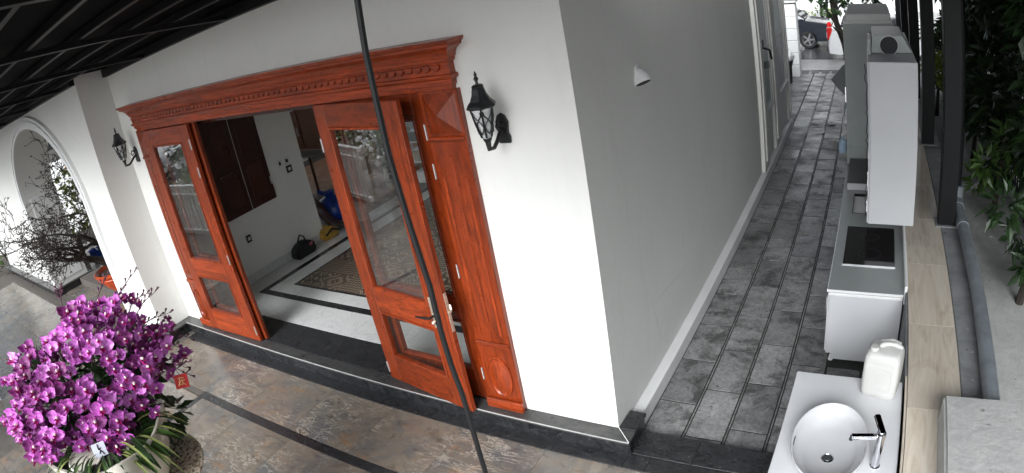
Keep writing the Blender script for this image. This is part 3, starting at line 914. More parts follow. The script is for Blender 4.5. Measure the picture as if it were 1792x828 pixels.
# ================================================================== PORCH ROOF
rf = thing('porch_roof', 'dark steel porch roof with thin battens above the doors', 'roof', (-5, -1.6, CEIL))
def rz_(x, y=0.0): return CEIL + .037 * (x + 6.35) - .09 * min(y, 0)
mb = MB()
mb.add([(-16, .0, rz_(-16) + .11), (.35, .0, rz_(.35) + .11), (.35, -3.25, rz_(.35, -3.25) + .11), (-16, -3.25, rz_(-16, -3.25) + .11),
        (-16, .0, rz_(-16) + .16), (.35, .0, rz_(.35) + .16), (.35, -3.25, rz_(.35, -3.25) + .16), (-16, -3.25, rz_(-16, -3.25) + .16)],
       [(0, 1, 2, 3), (7, 6, 5, 4), (0, 4, 5, 1), (1, 5, 6, 2), (2, 6, 7, 3), (3, 7, 4, 0)])
mb.build('roof_sheet', M['roof'], rf)
def rbeam(x0, x1, y0, y1, dz0, dz1, name, mat):
    mb = MB()
    mb.add([(x, y, rz_(x, y) + dz) for dz in (dz0, dz1) for x, y in ((x0, y0), (x1, y0), (x1, y1), (x0, y1))],
           [(0, 3, 2, 1), (4, 5, 6, 7), (0, 1, 5, 4), (1, 2, 6, 5), (2, 3, 7, 6), (3, 0, 4, 7)])
    return mb.build(name, mat, rf)
rbeam(-6.34, .3, -.07, -.004, 0, .10, 'wall_beam', M['steel_dark'])
rbeam(-16, -6.36, -.55, AY - .004, 0, .11, 'wall_beam', M['steel_dark'])
for y in (-.62, -1.05, -1.5, -1.95, -2.4, -2.85, -3.2):
    rbeam(-16, .3, y - .02, y + .02, .045, .105, 'batten', M['steel_dark'])
    rbeam(-16, .3, y - .022, y - .0205, .043, .052, 'batten_edge', M['roof_edge'])  # lighter strip along the lower front of each batten
for x in (-14, -12.2, -10.4, -8.6, -6.8, -5.0, -3.2, -1.4):
    rbeam(x - .03, x + .03, -3.2, -.075 if x > -6.4 else -.56, .0, .044, 'rafter', M['steel_dark'])
# unseen alley roof, its reach set to shade the alley and side wall
t = thing('alley_roof', 'dark sheet roof over the alley on steel posts', 'roof', (1.3, 5, 4.3))
B(.36, 4.6, -3.9, 10.2, 4.05, 4.09).build('roof_sheet', M['roof'], t)
for y in (3.0, 5.8, 8.6):
    B(.01, 3.0, y, y + .1, 3.95, 4.049).build('beam', M['steel_dark'], t)

# ================================================================== WALL LAMPS, CAMERA-LIKE WHITE CONE LIGHT
def wall_lantern(x, label):
    t = thing('wall_lantern', label, 'wall lamp', (x, 0, 2.55), 'black wall lanterns beside the doors')
    ax, ay = x, -.205
    MB().prism([(x - .045, 2.455), (x + .045, 2.455), (x + .05, 2.50), (x + .038, 2.53), (x + .05, 2.60), (x + .03, 2.645), (x, 2.665), (x - .03, 2.645), (x - .05, 2.60), (x - .038, 2.53), (x - .05, 2.50)], 1, -.022, -.001).build('back_plate', M['iron'], t, bevel=.006)
    arm = [(x, -.02, 2.55), (x, -.06, 2.535), (x, -.10, 2.50), (x, -.15, 2.468), (x, ay, 2.475), (x, ay, 2.53)]
    MB().tube(arm, [.018, .016, .014, .014, .015, .02], 9).build('arm', M['iron'], t, smooth=True)
    MB().tube([(x, -.02, 2.60), (x, -.06, 2.62), (x, -.085, 2.59), (x, -.07, 2.56), (x, -.05, 2.575)], .009, 7).build('scroll', M['iron'], t, smooth=True)
    MB().lathe([(.012, 0), (.03, .02), (.034, .035), (.072, .20), (.075, .21), (.0, .21)], (ax, ay, 2.54), 12).build('glass', M['frost'], t, smooth=True)
    cg = MB()
    for k in range(6):
        a = 2 * PI * k / 6
        c_, s_ = math.cos(a), math.sin(a)
        cg.tube([(ax + r * c_, ay + r * s_, z) for r, z in ((.036, 2.56), (.06, 2.65), (.079, 2.755))], .0065, 5)
        b_ = a + PI / 6
        for sg in (-1, 1):
            p = []
            for q in range(7):
                u = q / 6
                zz = 2.585 + .15 * u
                r = .042 + (.077 - .042) * (zz - 2.56) / .195
                an = b_ + sg * .42 * math.sin(u * PI * 1.6)
                p.append((ax + r * math.cos(an), ay + r * math.sin(an), zz))
            cg.tube(p, .0042, 4)
    cg.build('lattice', M['iron'], t)
    MB().lathe([(.088, 0), (.105, .012), (.10, .022), (.072, .05), (.052, .09), (.044, .125), (.040, .13), (.043, .14), (.03, .15), (.0, .155)], (ax, ay, 2.75), 6).build('cap', M['iron'], t)
    MB().lathe([(.012, 0), (.008, .015), (.017, .035), (.008, .05), (.011, .06), (.002, .085)], (ax, ay, 2.902), 8).build('finial', M['iron'], t, smooth=True)
    MB().lathe([(.004, 0), (.016, .012), (.012, .03), (.026, .05), (.03, .065)], (ax, ay, 2.485), 10).build('bottom_knob', M['iron'], t, smooth=True)
wall_lantern(-.548, 'larger looking black wall lantern between the door and the house corner')
wall_lantern(-6.108, 'smaller looking black wall lantern beside the arch wall')

t = thing('cone_lamp', 'small white cone shaped lamp on the grey side wall', 'wall lamp', (0, 1.12, 2.6))
m4 = Matrix.Translation((.012, 1.09, 2.685)) @ Matrix.Scale(.72, 4) @ Matrix.Rotation(R(156), 4, 'Y') @ Matrix.Rotation(R(14), 4, 'X')
MB().lathe([(.02, -.01), (.055, .02), (.085, .08), (.10, .15), (.095, .155), (.08, .145), (.0, .12)], (0, 0, 0), 20, M4=m4).build('shade', M['trim_white'], t, smooth=True)
MB().lathe([(.045, 0), (.045, .008), (.038, .014), (.0, .014)], (0, 0, 0), 20, M4=Matrix.Translation((.0005, 1.09, 2.675)) @ Matrix.Rotation(R(90), 4, 'Y')).build('mount_plate', M['trim_white'], t, smooth=True)
MB().lathe([(.074, .1525), (.084, .1535), (.0, .158)], (0, 0, 0), 18, M4=m4).build('opening', M['ink'], t)  # black disc stands for the dark inside the lamp mouth
t = thing('window_stay', 'small dark metal bracket sticking out from the side wall', 'bracket', (.0, 6.5, 1.95))
B(.06, .09, 6.36, 6.46, 1.98, 2.12).build('plate', M['steel_dark'], t)
MB().tube([(.08, 6.41, 2.0), (.16, 6.52, 1.95), (.18, 6.56, 1.80)], .018, 6).build('arm', M['steel_dark'], t)
B(.06, .13, 6.5, 6.60, 1.66, 1.76).build('block', M['box_dark'], t)

# ================================================================== LOW BOUNDARY WALL, POSTS, PIPE
lw = thing('low_wall', 'low boundary wall with a pale wood look tiled top and a rough concrete edge', 'wall', (2.45, 4, 0))
B(2.10, 2.74, -6.2, 15.0, -.2, ZW - .018).build('wall_core', M['concrete'], lw)
ys = [-6.15 + 1.02 * k + .03 for k in range(21)]
pieces('wall_tile', [(2.118, 2.505, a, min(a + 1.02, 14.98)) for a in ys if a < 14.5], ZW, .018, M['oak_tile'], lw, .001, .002)
B(2.507, 2.76, -.09, 15.0, ZW - .03, ZW - .002).build('edge_screed', M['concrete'], lw, bevel=.01)
B(2.09, 2.116, 1.53, 6.1, .60, ZW + .035).build('upstand', M['trim_white'], lw, bevel=.004)
B(2.10, 2.114, -1.1, .34, .60, ZW - .002).build('upstand', M['oak_tile'], lw)
blk = MB().box(2.33, 2.85, -1.6, -.10, ZW - .02, .955)
tag(blk.build('concrete_block', M['concrete_light'], bevel=.018, seg=2), 'rough pale concrete block on the low wall nearest the sink', 'block')
pos = [(3.0, 'dark square steel post standing where the tiled wall top ends, nearest the sink'), (5.8, 'dark square steel post behind the hanging white cabinet'),
       (8.6, 'third dark steel post along the low wall'), (11.4, 'fourth dark steel post along the low wall'), (14.2, 'last dark steel post of the low wall by the drive')]
post0 = None
for y, lb in pos:
    if post0 is None:
        post0 = thing('steel_post', lb, 'post', (2.57, y, ZW), 'dark steel posts on the low wall')
        B(2.478, 2.662, y - .09, y + .09, ZW + .012, 3.945).build('shaft', M['steel_dark'], post0, bevel=.006)
        B(2.45, 2.69, y - .12, y + .12, ZW - .003, ZW + .012).build('base_plate', M['concrete'], post0)
    else:
        c = post0.copy(); COL.objects.link(c); c.location = (2.57, y, ZW); c['label'] = lb
        for ch in post0.children:
            q = ch.copy(); COL.objects.link(q); q.parent = c
t = thing('grey_pipe', 'grey plastic drain pipe lying along the wall edge and turning up', 'pipe', (2.72, 2, .8))
MB().tube([(2.70, -.05, .80), (2.735, 1.5, .795), (2.735, 3.35, .80)], .062, 14).build('level_run', M['pvc'], t, smooth=True)
MB().tube([(2.735, 3.28, .80), (2.735, 3.44, .81), (2.735, 3.49, .87), (2.735, 3.49, .98)], .073, 14).build('elbow', M['pvc'], t, smooth=True)
MB().tube([(2.735, 3.49, .9), (2.735, 3.49, 4.0)], .045, 12).build('upright_run', M['steel_dark'], t, smooth=True)
MB().tube([(2.735, 2.78, .80), (2.735, 2.92, .80)], .069, 14).build('coupling', M['pvc'], t, smooth=True)

# ================================================================== KITCHEN ROW
t = thing('stove_counter', 'long white kitchen base cabinet with a grey worktop in the alley', 'counter', (1.75, 1.53, ZA))
y0, y1 = 1.53, 6.1
wt = MB().box(1.41, 2.088, y0, 3.22, .664, .694).box(1.41, 1.535, 3.22, 3.80, .664, .694).box(1.86, 2.088, 3.22, 3.80, .664, .694).box(1.41, 2.088, 3.80, y1, .664, .694)
wt.build('worktop', M['worktop'], t)
B(1.402, 2.088, y0 - .012, y0 - .0005, .672, .6965).build('worktop_edge', M['trim_white'], t, bevel=.004)
B(1.402, 1.4095, y0, y1, .664, .6965).build('worktop_edge', M['trim_white'], t, bevel=.003)
B(1.414, 2.086, y0 - .006, y1, .632, .6635).build('cornice_strip', M['trim_white'], t, bevel=.008)
B(1.425, 2.084, y0 + .005, y1, .03, .6315).build('cabinet_body', M['laminate'], t, bevel=.003)
B(1.47, 2.08, y0 + .035, y1, ZA + .035, .0295).build('kick_board', M['laminate'], t)
for yy in (y0 + .07, y0 + 1.5, y0 + 3.0):
    MB().lathe([(.022, 0), (.026, .008), (.018, .012), (.018, .05)], (1.475, yy, ZA), 12).build('foot', M['trim_white'], t, smooth=True)
for k in range(7):
    d_ = B(1.4085, 1.4245, y0 + .02 + .65 * k, y0 + .655 + .65 * k, .045, .625).build('cabinet_door', M['laminate'], t, bevel=.003)
    B(1.392, 1.408, y0 + .1 + .65 * k, y0 + .115 + .65 * k, .42, .56).build('handle', M['chrome'], d_)
hb = B(1.505, 2.005, 2.015, 2.86, .6945, .702).build('cooktop', M['black_glass'], t, bevel=.003)
B(1.50, 2.01, 2.005, 2.0145, .6945, .703).build('cooktop_trim', M['chrome'], hb)
for cy, r in ((2.25, .11), (2.62, .09)):
    MB().lathe([(r, .0), (r, .0008), (r - .0015, .0008), (r - .0015, .0)], (1.755, cy, .7022), 36, cap=False).build('burner_ring', M['box_dark'], hb)
sk = MB()
sk.box(1.54, 1.855, 3.225, 3.795, .52, .525); sk.box(1.536, 1.541, 3.22, 3.80, .52, .698); sk.box(1.854, 1.859, 3.22, 3.80, .52, .698)
sk.box(1.541, 1.854, 3.22, 3.225, .52, .698); sk.box(1.541, 1.854, 3.795, 3.80, .52, .698)
sk.build('sink_bowl', M['black_glass'], t)
tt = thing('counter_box', 'low box with a dark lid and white front on the grey worktop', 'box', (1.58, 4.3, .694))
B(1.445, 1.80, 3.92, 4.80, .6945, .775).build('body', M['laminate'], tt, bevel=.004)
B(1.44, 1.805, 3.925, 4.81, .7755, .792).build('lid', M['box_dark'], tt, bevel=.004)

t = thing('hanging_cabinet', 'tall white hanging wall cabinet above the hob, end panel towards the sink', 'cabinet', (1.95, 2.5, .9))
B(1.726, 2.175, 2.505, 4.6, .905, 2.455).build('carcass', M['laminate'], t, bevel=.004)
B(1.722, 2.179, 2.495, 2.5045, .90, 2.46).build('end_panel', M['laminate'], t, bevel=.004)
for k in range(3):
    d_ = B(1.706, 1.7255, 2.51 + .69 * k, 3.19 + .69 * k, .905, 2.455).build('cabinet_door', M['laminate'], t, bevel=.003)
    B(1.694, 1.7055, 2.56 + .69 * k, 2.575 + .69 * k, 1.0, 1.16).build('handle', M['chrome'], d_)
cw = [(1.70, 2.52, 2.45 - .03 * k + .0) for k in range(1)]
pts = []
rn = random.Random(3)
for k in range(40):
    pts.append((1.690 + rn.uniform(-.014, .010), 2.50 + rn.uniform(-.02, .02) + .02 * k / 40, 2.44 - 1.5 * k / 40))
t2 = thing('thin_cable', 'thin dark cable hanging wavily down the edge of the hanging cabinet', 'cable', (1.69, 2.5, .9))
MB().tube(pts, .004, 5).build('strand', M['cable'], t2)
t = thing('hood_box', 'pale extractor box with a round black hole on top of the hanging cabinet', 'extractor', (1.9, 3.0, 2.46))
hx = MB(); hx.prism([(1.745, 2.461), (2.165, 2.461), (2.07, 2.63), (1.765, 2.63)], 1, 3.0, 3.75)
hx.build('housing', M['laminate_grey'], t, bevel=.006)
B(1.72, 1.744, 2.9, 3.4, 2.461, 2.60).build('side_flap', M['laminate_grey'], t)
m4 = Matrix.Translation((1.93, 2.999, 2.535)) @ Matrix.Rotation(R(90), 4, 'X')
MB().lathe([(.098, -.02), (.098, .02), (.090, .022), (.088, -.02)], (0, 0, 0), 28, cap=False, M4=m4).build('duct_collar', M['laminate'], t, smooth=True)
MB().lathe([(.0885, .002), (.0, .003)], (0, 0, 0), 28, cap=False, M4=m4).build('duct_hole', M['ink'], t)  # flat black disc stands for the darkness inside the duct
t = thing('tall_cabinet', 'tall pale grey cabinet with a moulded top farther along the alley', 'cabinet', (1.72, 5.5, .694))
B(1.424, 2.05, 4.85, 6.2, .696, 2.52).build('carcass', M['laminate_grey'], t, bevel=.004)
B(1.416, 2.055, 4.84, 4.8495, .93, 2.515).build('end_panel', M['laminate_grey'], t, bevel=.003)
B(1.405, 2.03, 4.83, 6.21, 2.5205, 2.57).build('top_moulding', M['trim_white'], t, bevel=.012)
B(1.45, 2.02, 4.80, 6.23, 2.5705, 2.655).build('top_cap', M['trim_white'], t, bevel=.01)
for k in range(2):
    d_ = B(1.4, 1.4235, 4.86 + .67 * k, 5.52 + .67 * k, .70, 2.51).build('cabinet_door', M['laminate_grey'], t, bevel=.003)
    B(1.386, 1.3995, 4.95 + .67 * k, 4.965 + .67 * k, 1.5, 1.7).build('handle', M['chrome'], d_)
t = thing('spray_bottle', 'pale blue bottle hanging by a cord from the tall cabinet', 'bottle', (1.335, 5.2, .75))
MB().lathe([(.02, 0), (.052, .008), (.056, .04), (.056, .15), (.045, .18), (.018, .2), (.016, .235)], (1.325, 5.2, .735), 16, sx=1, sy=.7).build('body', M['bluewater'], t, smooth=True)
MB().lathe([(.02, 0), (.02, .035), (.008, .045), (.008, .07)], (1.325, 5.2, .971), 12).build('cap', M['trim_white'], t, smooth=True)
MB().tube([(1.325, 5.2, 1.03), (1.345, 5.2, 1.2), (1.35, 5.2, 1.45), (1.378, 5.2, 1.5), (1.386, 5.2, 1.56)], .005, 6).build('cord', M['trim_white'], t)

# ---- wash stand
t = thing('wash_stand', 'white wash stand cabinet at the near end of the low wall', 'wash stand', (1.7, -.4, 0))
B(1.312, 2.088, -1.25, .325, .664, .694).build('top', M['worktop_white'], t, bevel=.005)
B(1.36, 2.085, -1.2, .165, .0, .6635).build('body', M['laminate'], t, bevel=.004)
for k in range(2):
    d_ = B(1.342, 1.3595, -1.18 + .67 * k, -.53 + .67 * k, .06, .64).build('cabinet_door', M['laminate'], t, bevel=.003)
    B(1.33, 1.3415, -.64 + .22 * k, -.62 + .22 * k, .42, .54).build('handle', M['chrome'], d_)
bc = (1.648, -.50); bz = .694
t = thing('wash_basin', 'white oval basin standing on the wash stand', 'basin', (*bc, bz))
prof = [(.62, .0), (.74, .008), (.90, .06), (.985, .11), (1.0, .135), (.985, .142), (.965, .138), (.93, .105), (.84, .055), (.62, .028), (.3, .018), (.1, .015), (.0, .015)]
MB().lathe(prof, (*bc, bz + .001), 48, sx=.238, sy=.352, cap=False).build('bowl', M['porcelain'], t, smooth=True)
MB().lathe([(.038, 0), (.040, .004), (.033, .007), (.030, .003), (.0, .003)], (bc[0], bc[1] - .03, bz + .017), 20, cap=False).build('drain_ring', M['chrome'], t, smooth=True)
MB().lathe([(.029, 0), (.024, .006), (.0, .008)], (bc[0], bc[1] - .03, bz + .020), 20, cap=False).build('drain_plug', M['box_dark'], t, smooth=True)
mb = MB(); mb.box(bc[0] - .224, bc[0] - .2165, bc[1] - .05, bc[1] + .03, bz + .100, bz + .108)
mb.build('overflow_slot', M['ink'], t)  # black bar stands for the dark inside the overflow
mb = MB(); mb.box(bc[0] + .218, bc[0] + .222, bc[1] - .02, bc[1] + .02, bz + .10, bz + .104)
mb.build('side_mark', M['ink'], t)
fx, fy = 1.946, -.523
t = thing('basin_tap', 'chrome single lever tap beside the white basin', 'tap', (fx, fy, bz))
MB().lathe([(.032, 0), (.032, .006), (.026, .008), (.026, .225), (.030, .228), (.030, .262), (.024, .268)], (fx, fy, bz + .0005), 24).build('body', M['chrome'], t, smooth=True)
sp = MB(); m4 = Matrix.Translation((fx, fy, bz + .235)) @ Matrix.Rotation(R(190), 4, 'Z')
sp.box(.02, .185, -.024, .024, -.012, .014, m4)
sp.build('spout', M['chrome'], t, bevel=.010, seg=3, smooth=True)
m5 = m4 @ Matrix.Translation((.178, 0, -.013))
MB().lathe([(.013, -.008), (.013, .001)], (0, 0, 0), 14, M4=m5).build('aerator', M['box_dark'], t)
lv = MB(); m4 = Matrix.Translation((fx, fy, bz + .275)) @ Matrix.Rotation(R(112), 4, 'Z') @ Matrix.Rotation(R(-14), 4, 'Y')
lv.box(-.028, .12, -.022, .022, -.006, .012, m4)
lv.build('lever', M['chrome'], t, bevel=.008, seg=3, smooth=True)

# ---- jerrycan
jc = thing('jerrycan', 'milky white plastic jerrycan standing on the corner of the wash stand', 'jerrycan', (1.93, .225, bz))
A4 = Matrix.Translation((1.925, .215, bz + .0005)) @ Matrix.Rotation(R(-11), 4, 'Z')
bm_ = bmesh.new()
def ring_(hx, hy, z, r, n=5):
    out = []
    for sx, sy, a0 in ((1, 1, 0), (-1, 1, 90), (-1, -1, 180), (1, -1, 270)):
        for k in range(n):
            a = R(a0 + 90 * k / (n - 1))
            out.append(bm_.verts.new(A4 @ Vector((sx * (hx - r) + r * math.cos(a), sy * (hy - r) + r * math.sin(a), z))))
    return out
lv_ = [(.108, .090, 0, .03), (.122, .104, .012, .035), (.126, .108, .05, .035), (.124, .106, .06, .035), (.126, .108, .07, .035), (.126, .108, .26, .035), (.123, .105, .27, .035), (.125, .107, .28, .035), (.122, .104, .31, .04), (.112, .094, .335, .045), (.095, .078, .348, .045)]
rings = [ring_(*q) for q in lv_]
for a, b in zip(rings[:-1], rings[1:]):
    for k in range(len(a)):
        bm_.faces.new((a[k], a[(k + 1) % len(a)], b[(k + 1) % len(a)], b[k]))
bm_.faces.new(rings[0][::-1]); bm_.faces.new(rings[-1])
for f in bm_.faces: f.smooth = True
me = bpy.data.meshes.new('body')
for v in bm_.verts: v.co -= wloc(jc)
bm_.to_mesh(me); bm_.free(); me.materials.append(M['hdpe'])
o = bpy.data.objects.new('body', me); COL.objects.link(o); o.parent = jc
h = [A4 @ Vector(v) for v in ((-.035, .01, .345), (-.02, .012, .362), (.02, .02, .368), (.06, .03, .364), (.088, .04, .348), (.095, .042, .335))]
MB().tube(h, [.022, .018, .016, .016, .018, .024], 10).build('handle', M['hdpe'], jc, smooth=True)
h = [A4 @ Vector(v) for v in ((-.05, .07, .335), (.03, .085, .352), (.09, .08, .335))]
MB().tube(h, [.018, .02, .018], 10).build('shoulder', M['hdpe'], jc, smooth=True)
MB().lathe([(.030, 0), (.030, .03), (.027, .034), (.0, .034)], (0, 0, 0), 18, M4=A4 @ Matrix.Translation((-.07, -.045, .338))).build('cap', M['hdpe'], jc, smooth=True)
MB().lathe([(.031, 0), (.033, .006), (.031, .012)], (0, 0, 0), 18, M4=A4 @ Matrix.Translation((-.07, -.045, .330)), cap=False).build('cap_ring', M['hdpe'], jc, smooth=True)
B(-.075, .075, -.1085, -.1075, .08, .24)
mb = MB(); mb.box(-.082, .082, -.112, -.1075, .085, .245, A4); mb.build('raised_panel', M['hdpe'], jc, bevel=.004)

# ================================================================== HANGING CABLE
cb = [(.750, -2.4, 4.0), (.752, -2.4, 3.526), (.742, -2.4, 3.411), (.738, -2.4, 3.17), (.750, -2.4, 2.985), (.763, -2.4, 2.832), (.760, -2.4, 2.699), (.764, -2.4, 2.593), (.774, -2.4, 2.501), (.778, -2.4, 2.202), (.774, -2.4, 1.6), (.785, -2.39, .9), (.78, -2.4, .3), (.83, -2.38, .03), (1.0, -2.45, .012), (1.1, -2.6, .012)]
tag(MB().tube(cb, [.0075] * 10 + [.0065] * 6, 8).build('hanging_cable', M['cable'], smooth=True), 'thick black cable hanging straight down in front of the doors', 'cable')

# ================================================================== ORCHID ARRANGEMENT
PC = Vector((-1.93, -2.74, 0))
t = thing('plant_stand', 'dark stone pedestal under the painted dish and orchid bowl', 'pedestal', PC)
MB().lathe([(.30, 0), (.31, .05), (.24, .09), (.17, .2), (.14, .5), (.16, .88), (.26, 1.07), (.30, 1.13), (.30, 1.17)], PC, 28).build('column', M['stone_dark'], t, smooth=True)
t = thing('painted_dish', 'wide brown patterned ceramic dish under the orchid bowl', 'dish', PC + Vector((0, 0, 1.17)))
MB().lathe([(.26, 0), (.34, .02), (.50, .075), (.515, .085), (.51, .094), (.49, .088), (.34, .04), (.0, .03)], PC + Vector((0, 0, 1.171)), 40, cap=False).build('bowl', M['painted'], t, smooth=True)
t = thing('orchid_pot', 'cream crackled ceramic bowl with flared shell rims holding the orchids', 'pot', PC + Vector((0, 0, 1.20)))
bm_ = MB(); n = 64; vs = []
prof = [(.19, 0), (.24, .012), (.30, .10), (.34, .23), (.355, .35), (.355, .40), (.335, .395), (.32, .33), (.28, .26), (.0, .26)]
for i, (r, z) in enumerate(prof):
    for k in range(n):
        a = 2 * PI * k / n
        fl = max(0, math.cos(4 * a + .9)) ** 2 * max(0, (z - .10) / .30) if i < 8 else 0
        vs.append((PC.x + r * (1 + .22 * fl) * math.cos(a), PC.y + r * (1 + .22 * fl) * math.sin(a), PC.z + 1.202 + z + .05 * fl))
fs = []
for i in range(len(prof) - 1):
    for k in range(n): fs.append((i * n + k, i * n + (k + 1) % n, (i + 1) * n + (k + 1) % n, (i + 1) * n + k))
bm_.add(vs, fs); bm_.build('bowl', M['crackle'], t, smooth=True)
# shell shaped ear on the left
ec = Vector((-1.865, -2.951, 1.614))
vd = (CAM - ec).normalized()
e4 = Matrix.Translation(ec) @ vd.to_track_quat('Z', 'Y').to_matrix().to_4x4() @ Matrix.Rotation(R(-25), 4, 'X')
MB().lathe([(.0, .012), (.05, .010), (.085, .004), (.098, .012), (.105, .008), (.10, -.012), (.06, -.06), (.0, -.08)], (0, 0, 0), 24, cap=False, sx=1.1, sy=.8, M4=e4).build('shell_ear', M['crackle'], t, smooth=True)
MB().lathe([(.31, 0), (.2, .03), (.0, .05)], PC + Vector((0, 0, 1.52)), 24, cap=False).build('moss_fill', M['moss'], t)

oc = thing('orchid_plant', 'big bunch of magenta orchids with dark bud twigs in the cream bowl', 'orchids', PC + Vector((0, 0, 1.35)))
def petal(mb, L, W, ang, cup, lift, n=5, tip=.0):
    """one rounded petal lying in the local XY plane, pointing along angle ang, two quads wide"""
    vs = []
    c_, s_ = math.cos(ang), math.sin(ang)
    for i in range(n + 1):
        u = i / n
        wv = W * math.sin(PI * min(1, (.12 + .88 * u)) ** (1.15 - tip)) ** .75 if i < n else W * .18
        for q in (-1, -.5, 0, .5, 1):
            x = L * u; y = wv * q * .5
            z = lift * u * u + cup * (1 - q * q) * math.sin(PI * u) * -1 + .012 * math.sin(q * 5 + u * 6) * u
            vs.append((x * c_ - y * s_, x * s_ + y * c_, z))
    fs = []
    for i in range(n):
        for k in range(4):
            a = i * 5 + k
            fs.append((a, a + 1, a + 6, a + 5))
    mb.add(vs, fs)
flowers, lips = [], []
for vr in range(4):
    rn = random.Random(40 + vr)
    mb = MB()
    for a in (90, 218, 322): petal(mb, .052, .036, R(a + rn.uniform(-6, 6)), .006, -.008 + rn.uniform(-.01, .006), tip=.1)
    for a in (14, 166): petal(mb, .060, .066, R(a + rn.uniform(-6, 6)), .010, rn.uniform(-.004, .014) + .004 * vr, tip=.15)
    for i in range(len(mb.v)):
        v = mb.v[i]
        if i >= 90: mb.v[i] = (v[0], v[1], v[2] + .004)
    me = mb.mesh('blossom', M['petal'], fixn=False)
    for p in me.polygons: p.use_smooth = True
    flowers.append(me)
    lm = MB()
    lm.lathe([(.0, .0), (.007, .003), (.008, .012), (.004, .018), (.0, .019)], (0, .004, .002), 7, cap=False)
    lm.cur = 1
    petal(lm, .030, .020, R(270), -.004, .022, n=3)
    petal(lm, .018, .013, R(225), -.004, .022, n=3); petal(lm, .018, .013, R(315), -.004, .022, n=3)
    me = lm.mesh('lip', [M['lip_white'], M['lip']], fixn=False)
    lips.append(me)
rn = random.Random(11)
FC = Vector((-2.08, -2.52, 1.86)); FR = Vector((.40, .58, .44))
up_img = Vector((0, 0, 1))
to_cam = (CAM - FC).normalized()
side = to_cam.cross(up_img).normalized()
FC += side * .09
cnt = 0
spots = []
tries = 0
while cnt < 262 and tries < 9000:
    tries += 1
    d = Vector((rn.gauss(0, 1), rn.gauss(0, 1), rn.gauss(0, 1))).normalized()
    rr = rn.uniform(.66, 1.17)
    p = FC + Vector((d.x * FR.x, d.y * FR.y, d.z * FR.z)) * rr
    rel = p - FC
    h_ = rel.dot(side)
    # the bunch leans away to the left and thins out low on the right
    if rel.z < -.10 and h_ < -.10 and rn.random() < .85: continue
    if rel.z < -.33: continue
    if rel.z < -.16 and h_ > .12: continue
    if d.dot(to_cam) < -.45: continue
    if any((p - q).length < .048 for q in spots): continue
    spots.append(p)
    fd = (d * .75 + to_cam * .75 + Vector((rn.uniform(-.45, .45), rn.uniform(-.45, .45), rn.uniform(-.5, .25)))).normalized()
    q = fd.to_track_quat('Z', 'Y')
    q = q @ Matrix.Rotation(rn.uniform(-.5, .5), 3, 'Z').to_quaternion()
    vr = rn.randrange(4); s = rn.uniform(.78, 1.28)
    o = bpy.data.objects.new('blossom', flowers[vr]); COL.objects.link(o); o.parent = oc
    o.location = p - wloc(oc); o.rotation_euler = q.to_euler(); o.scale = (s, s, s * rn.uniform(.8, 1.6))
    l = bpy.data.objects.new('lip', lips[vr]); COL.objects.link(l); l.parent = o
    cnt += 1
# flower stems and bare bud twigs
st = MB()
root = PC + Vector((-.05, .05, 1.53))
for k in range(16):
    d = Vector((rn.gauss(0, 1), rn.gauss(0, 1), abs(rn.gauss(0, .8)) + .25)).normalized()
    e = FC + Vector((d.x * FR.x, d.y * FR.y, d.z * FR.z)) * .94
    r0 = root + Vector((rn.uniform(-.16, .16), rn.uniform(-.16, .16), 0))
    m_ = (r0 + e) / 2 + Vector((0, 0, .16))
    st.tube([r0, r0.lerp(m_, .5) + Vector((0, 0, .05)), m_, m_.lerp(e, .6) + Vector((0, 0, .04)), e], [.006, .006, .005, .004, .003], 6)
st.build('flower_stems', M['stem'], oc, smooth=True)['kind'] = 'stuff'
def twig(p0, p1, nb):
    p0, p1 = Vector(p0), Vector(p1)
    mb = MB(); pts = []
    for k in range(8):
        u = k / 7
        pts.append(p0.lerp(p1, u) + Vector((rn.uniform(-.012, .012), rn.uniform(-.012, .012), .05 * math.sin(PI * u) + rn.uniform(-.010, .010))))
    mb.tube(pts, [.006 - .0045 * k / 7 for k in range(8)], 6)
    sdv = (p1 - p0).cross(Vector((0, 0, 1))).normalized()
    for k in range(nb):
        u = .45 + .55 * k / nb
        q = p0.lerp(p1, u) + Vector((0, 0, .05 * math.sin(PI * u)))
        e = q + sdv * (.03 if k % 2 else -.03) + (p1 - p0).normalized() * .025 + Vector((0, 0, .012))
        mb.tube([q, q.lerp(e, .6), e, e + (e - q) * .25], [.003, .004, .009, .002], 6)
    return mb.build('bud_twig', M['bud'], oc, smooth=True)
def along(px_dir, dist):
    return CAM + Vector(px_dir).normalized() * dist
# (positions of the twig ends, metres)
TW = (((-1.875, -2.412, 1.737), (-1.727, -2.054, 1.798)), ((-2.149, -2.280, 1.796), (-2.043, -1.927, 1.831)), ((-2.372, -2.180, 1.862), (-2.272, -1.819, 1.928)), ((-2.476, -2.150, 1.868), (-2.431, -1.799, 2.074)), ((-2.712, -2.145, 1.911), (-2.695, -1.801, 2.202)), ((-2.859, -2.211, 1.967), (-2.869, -1.975, 2.223)), ((-2.021, -2.263, 1.775), (-1.821, -2.039, 1.643)), ((-2.746, -2.442, 2.115), (-2.796, -2.392, 2.329)), ((-2.196, -2.138, 1.877), (-2.068, -1.947, 1.739)), ((-2.259, -2.111, 1.915), (-2.076, -1.829, 1.731)), ((-2.551, -2.130, 1.935), (-2.502, -1.851, 2.059)), ((-2.251, -2.177, 1.843), (-2.185, -1.898, 1.920)), ((-2.055, -2.198, 1.770), (-1.935, -2.007, 1.659)))
for a, b in TW: twig(a, b, 6)
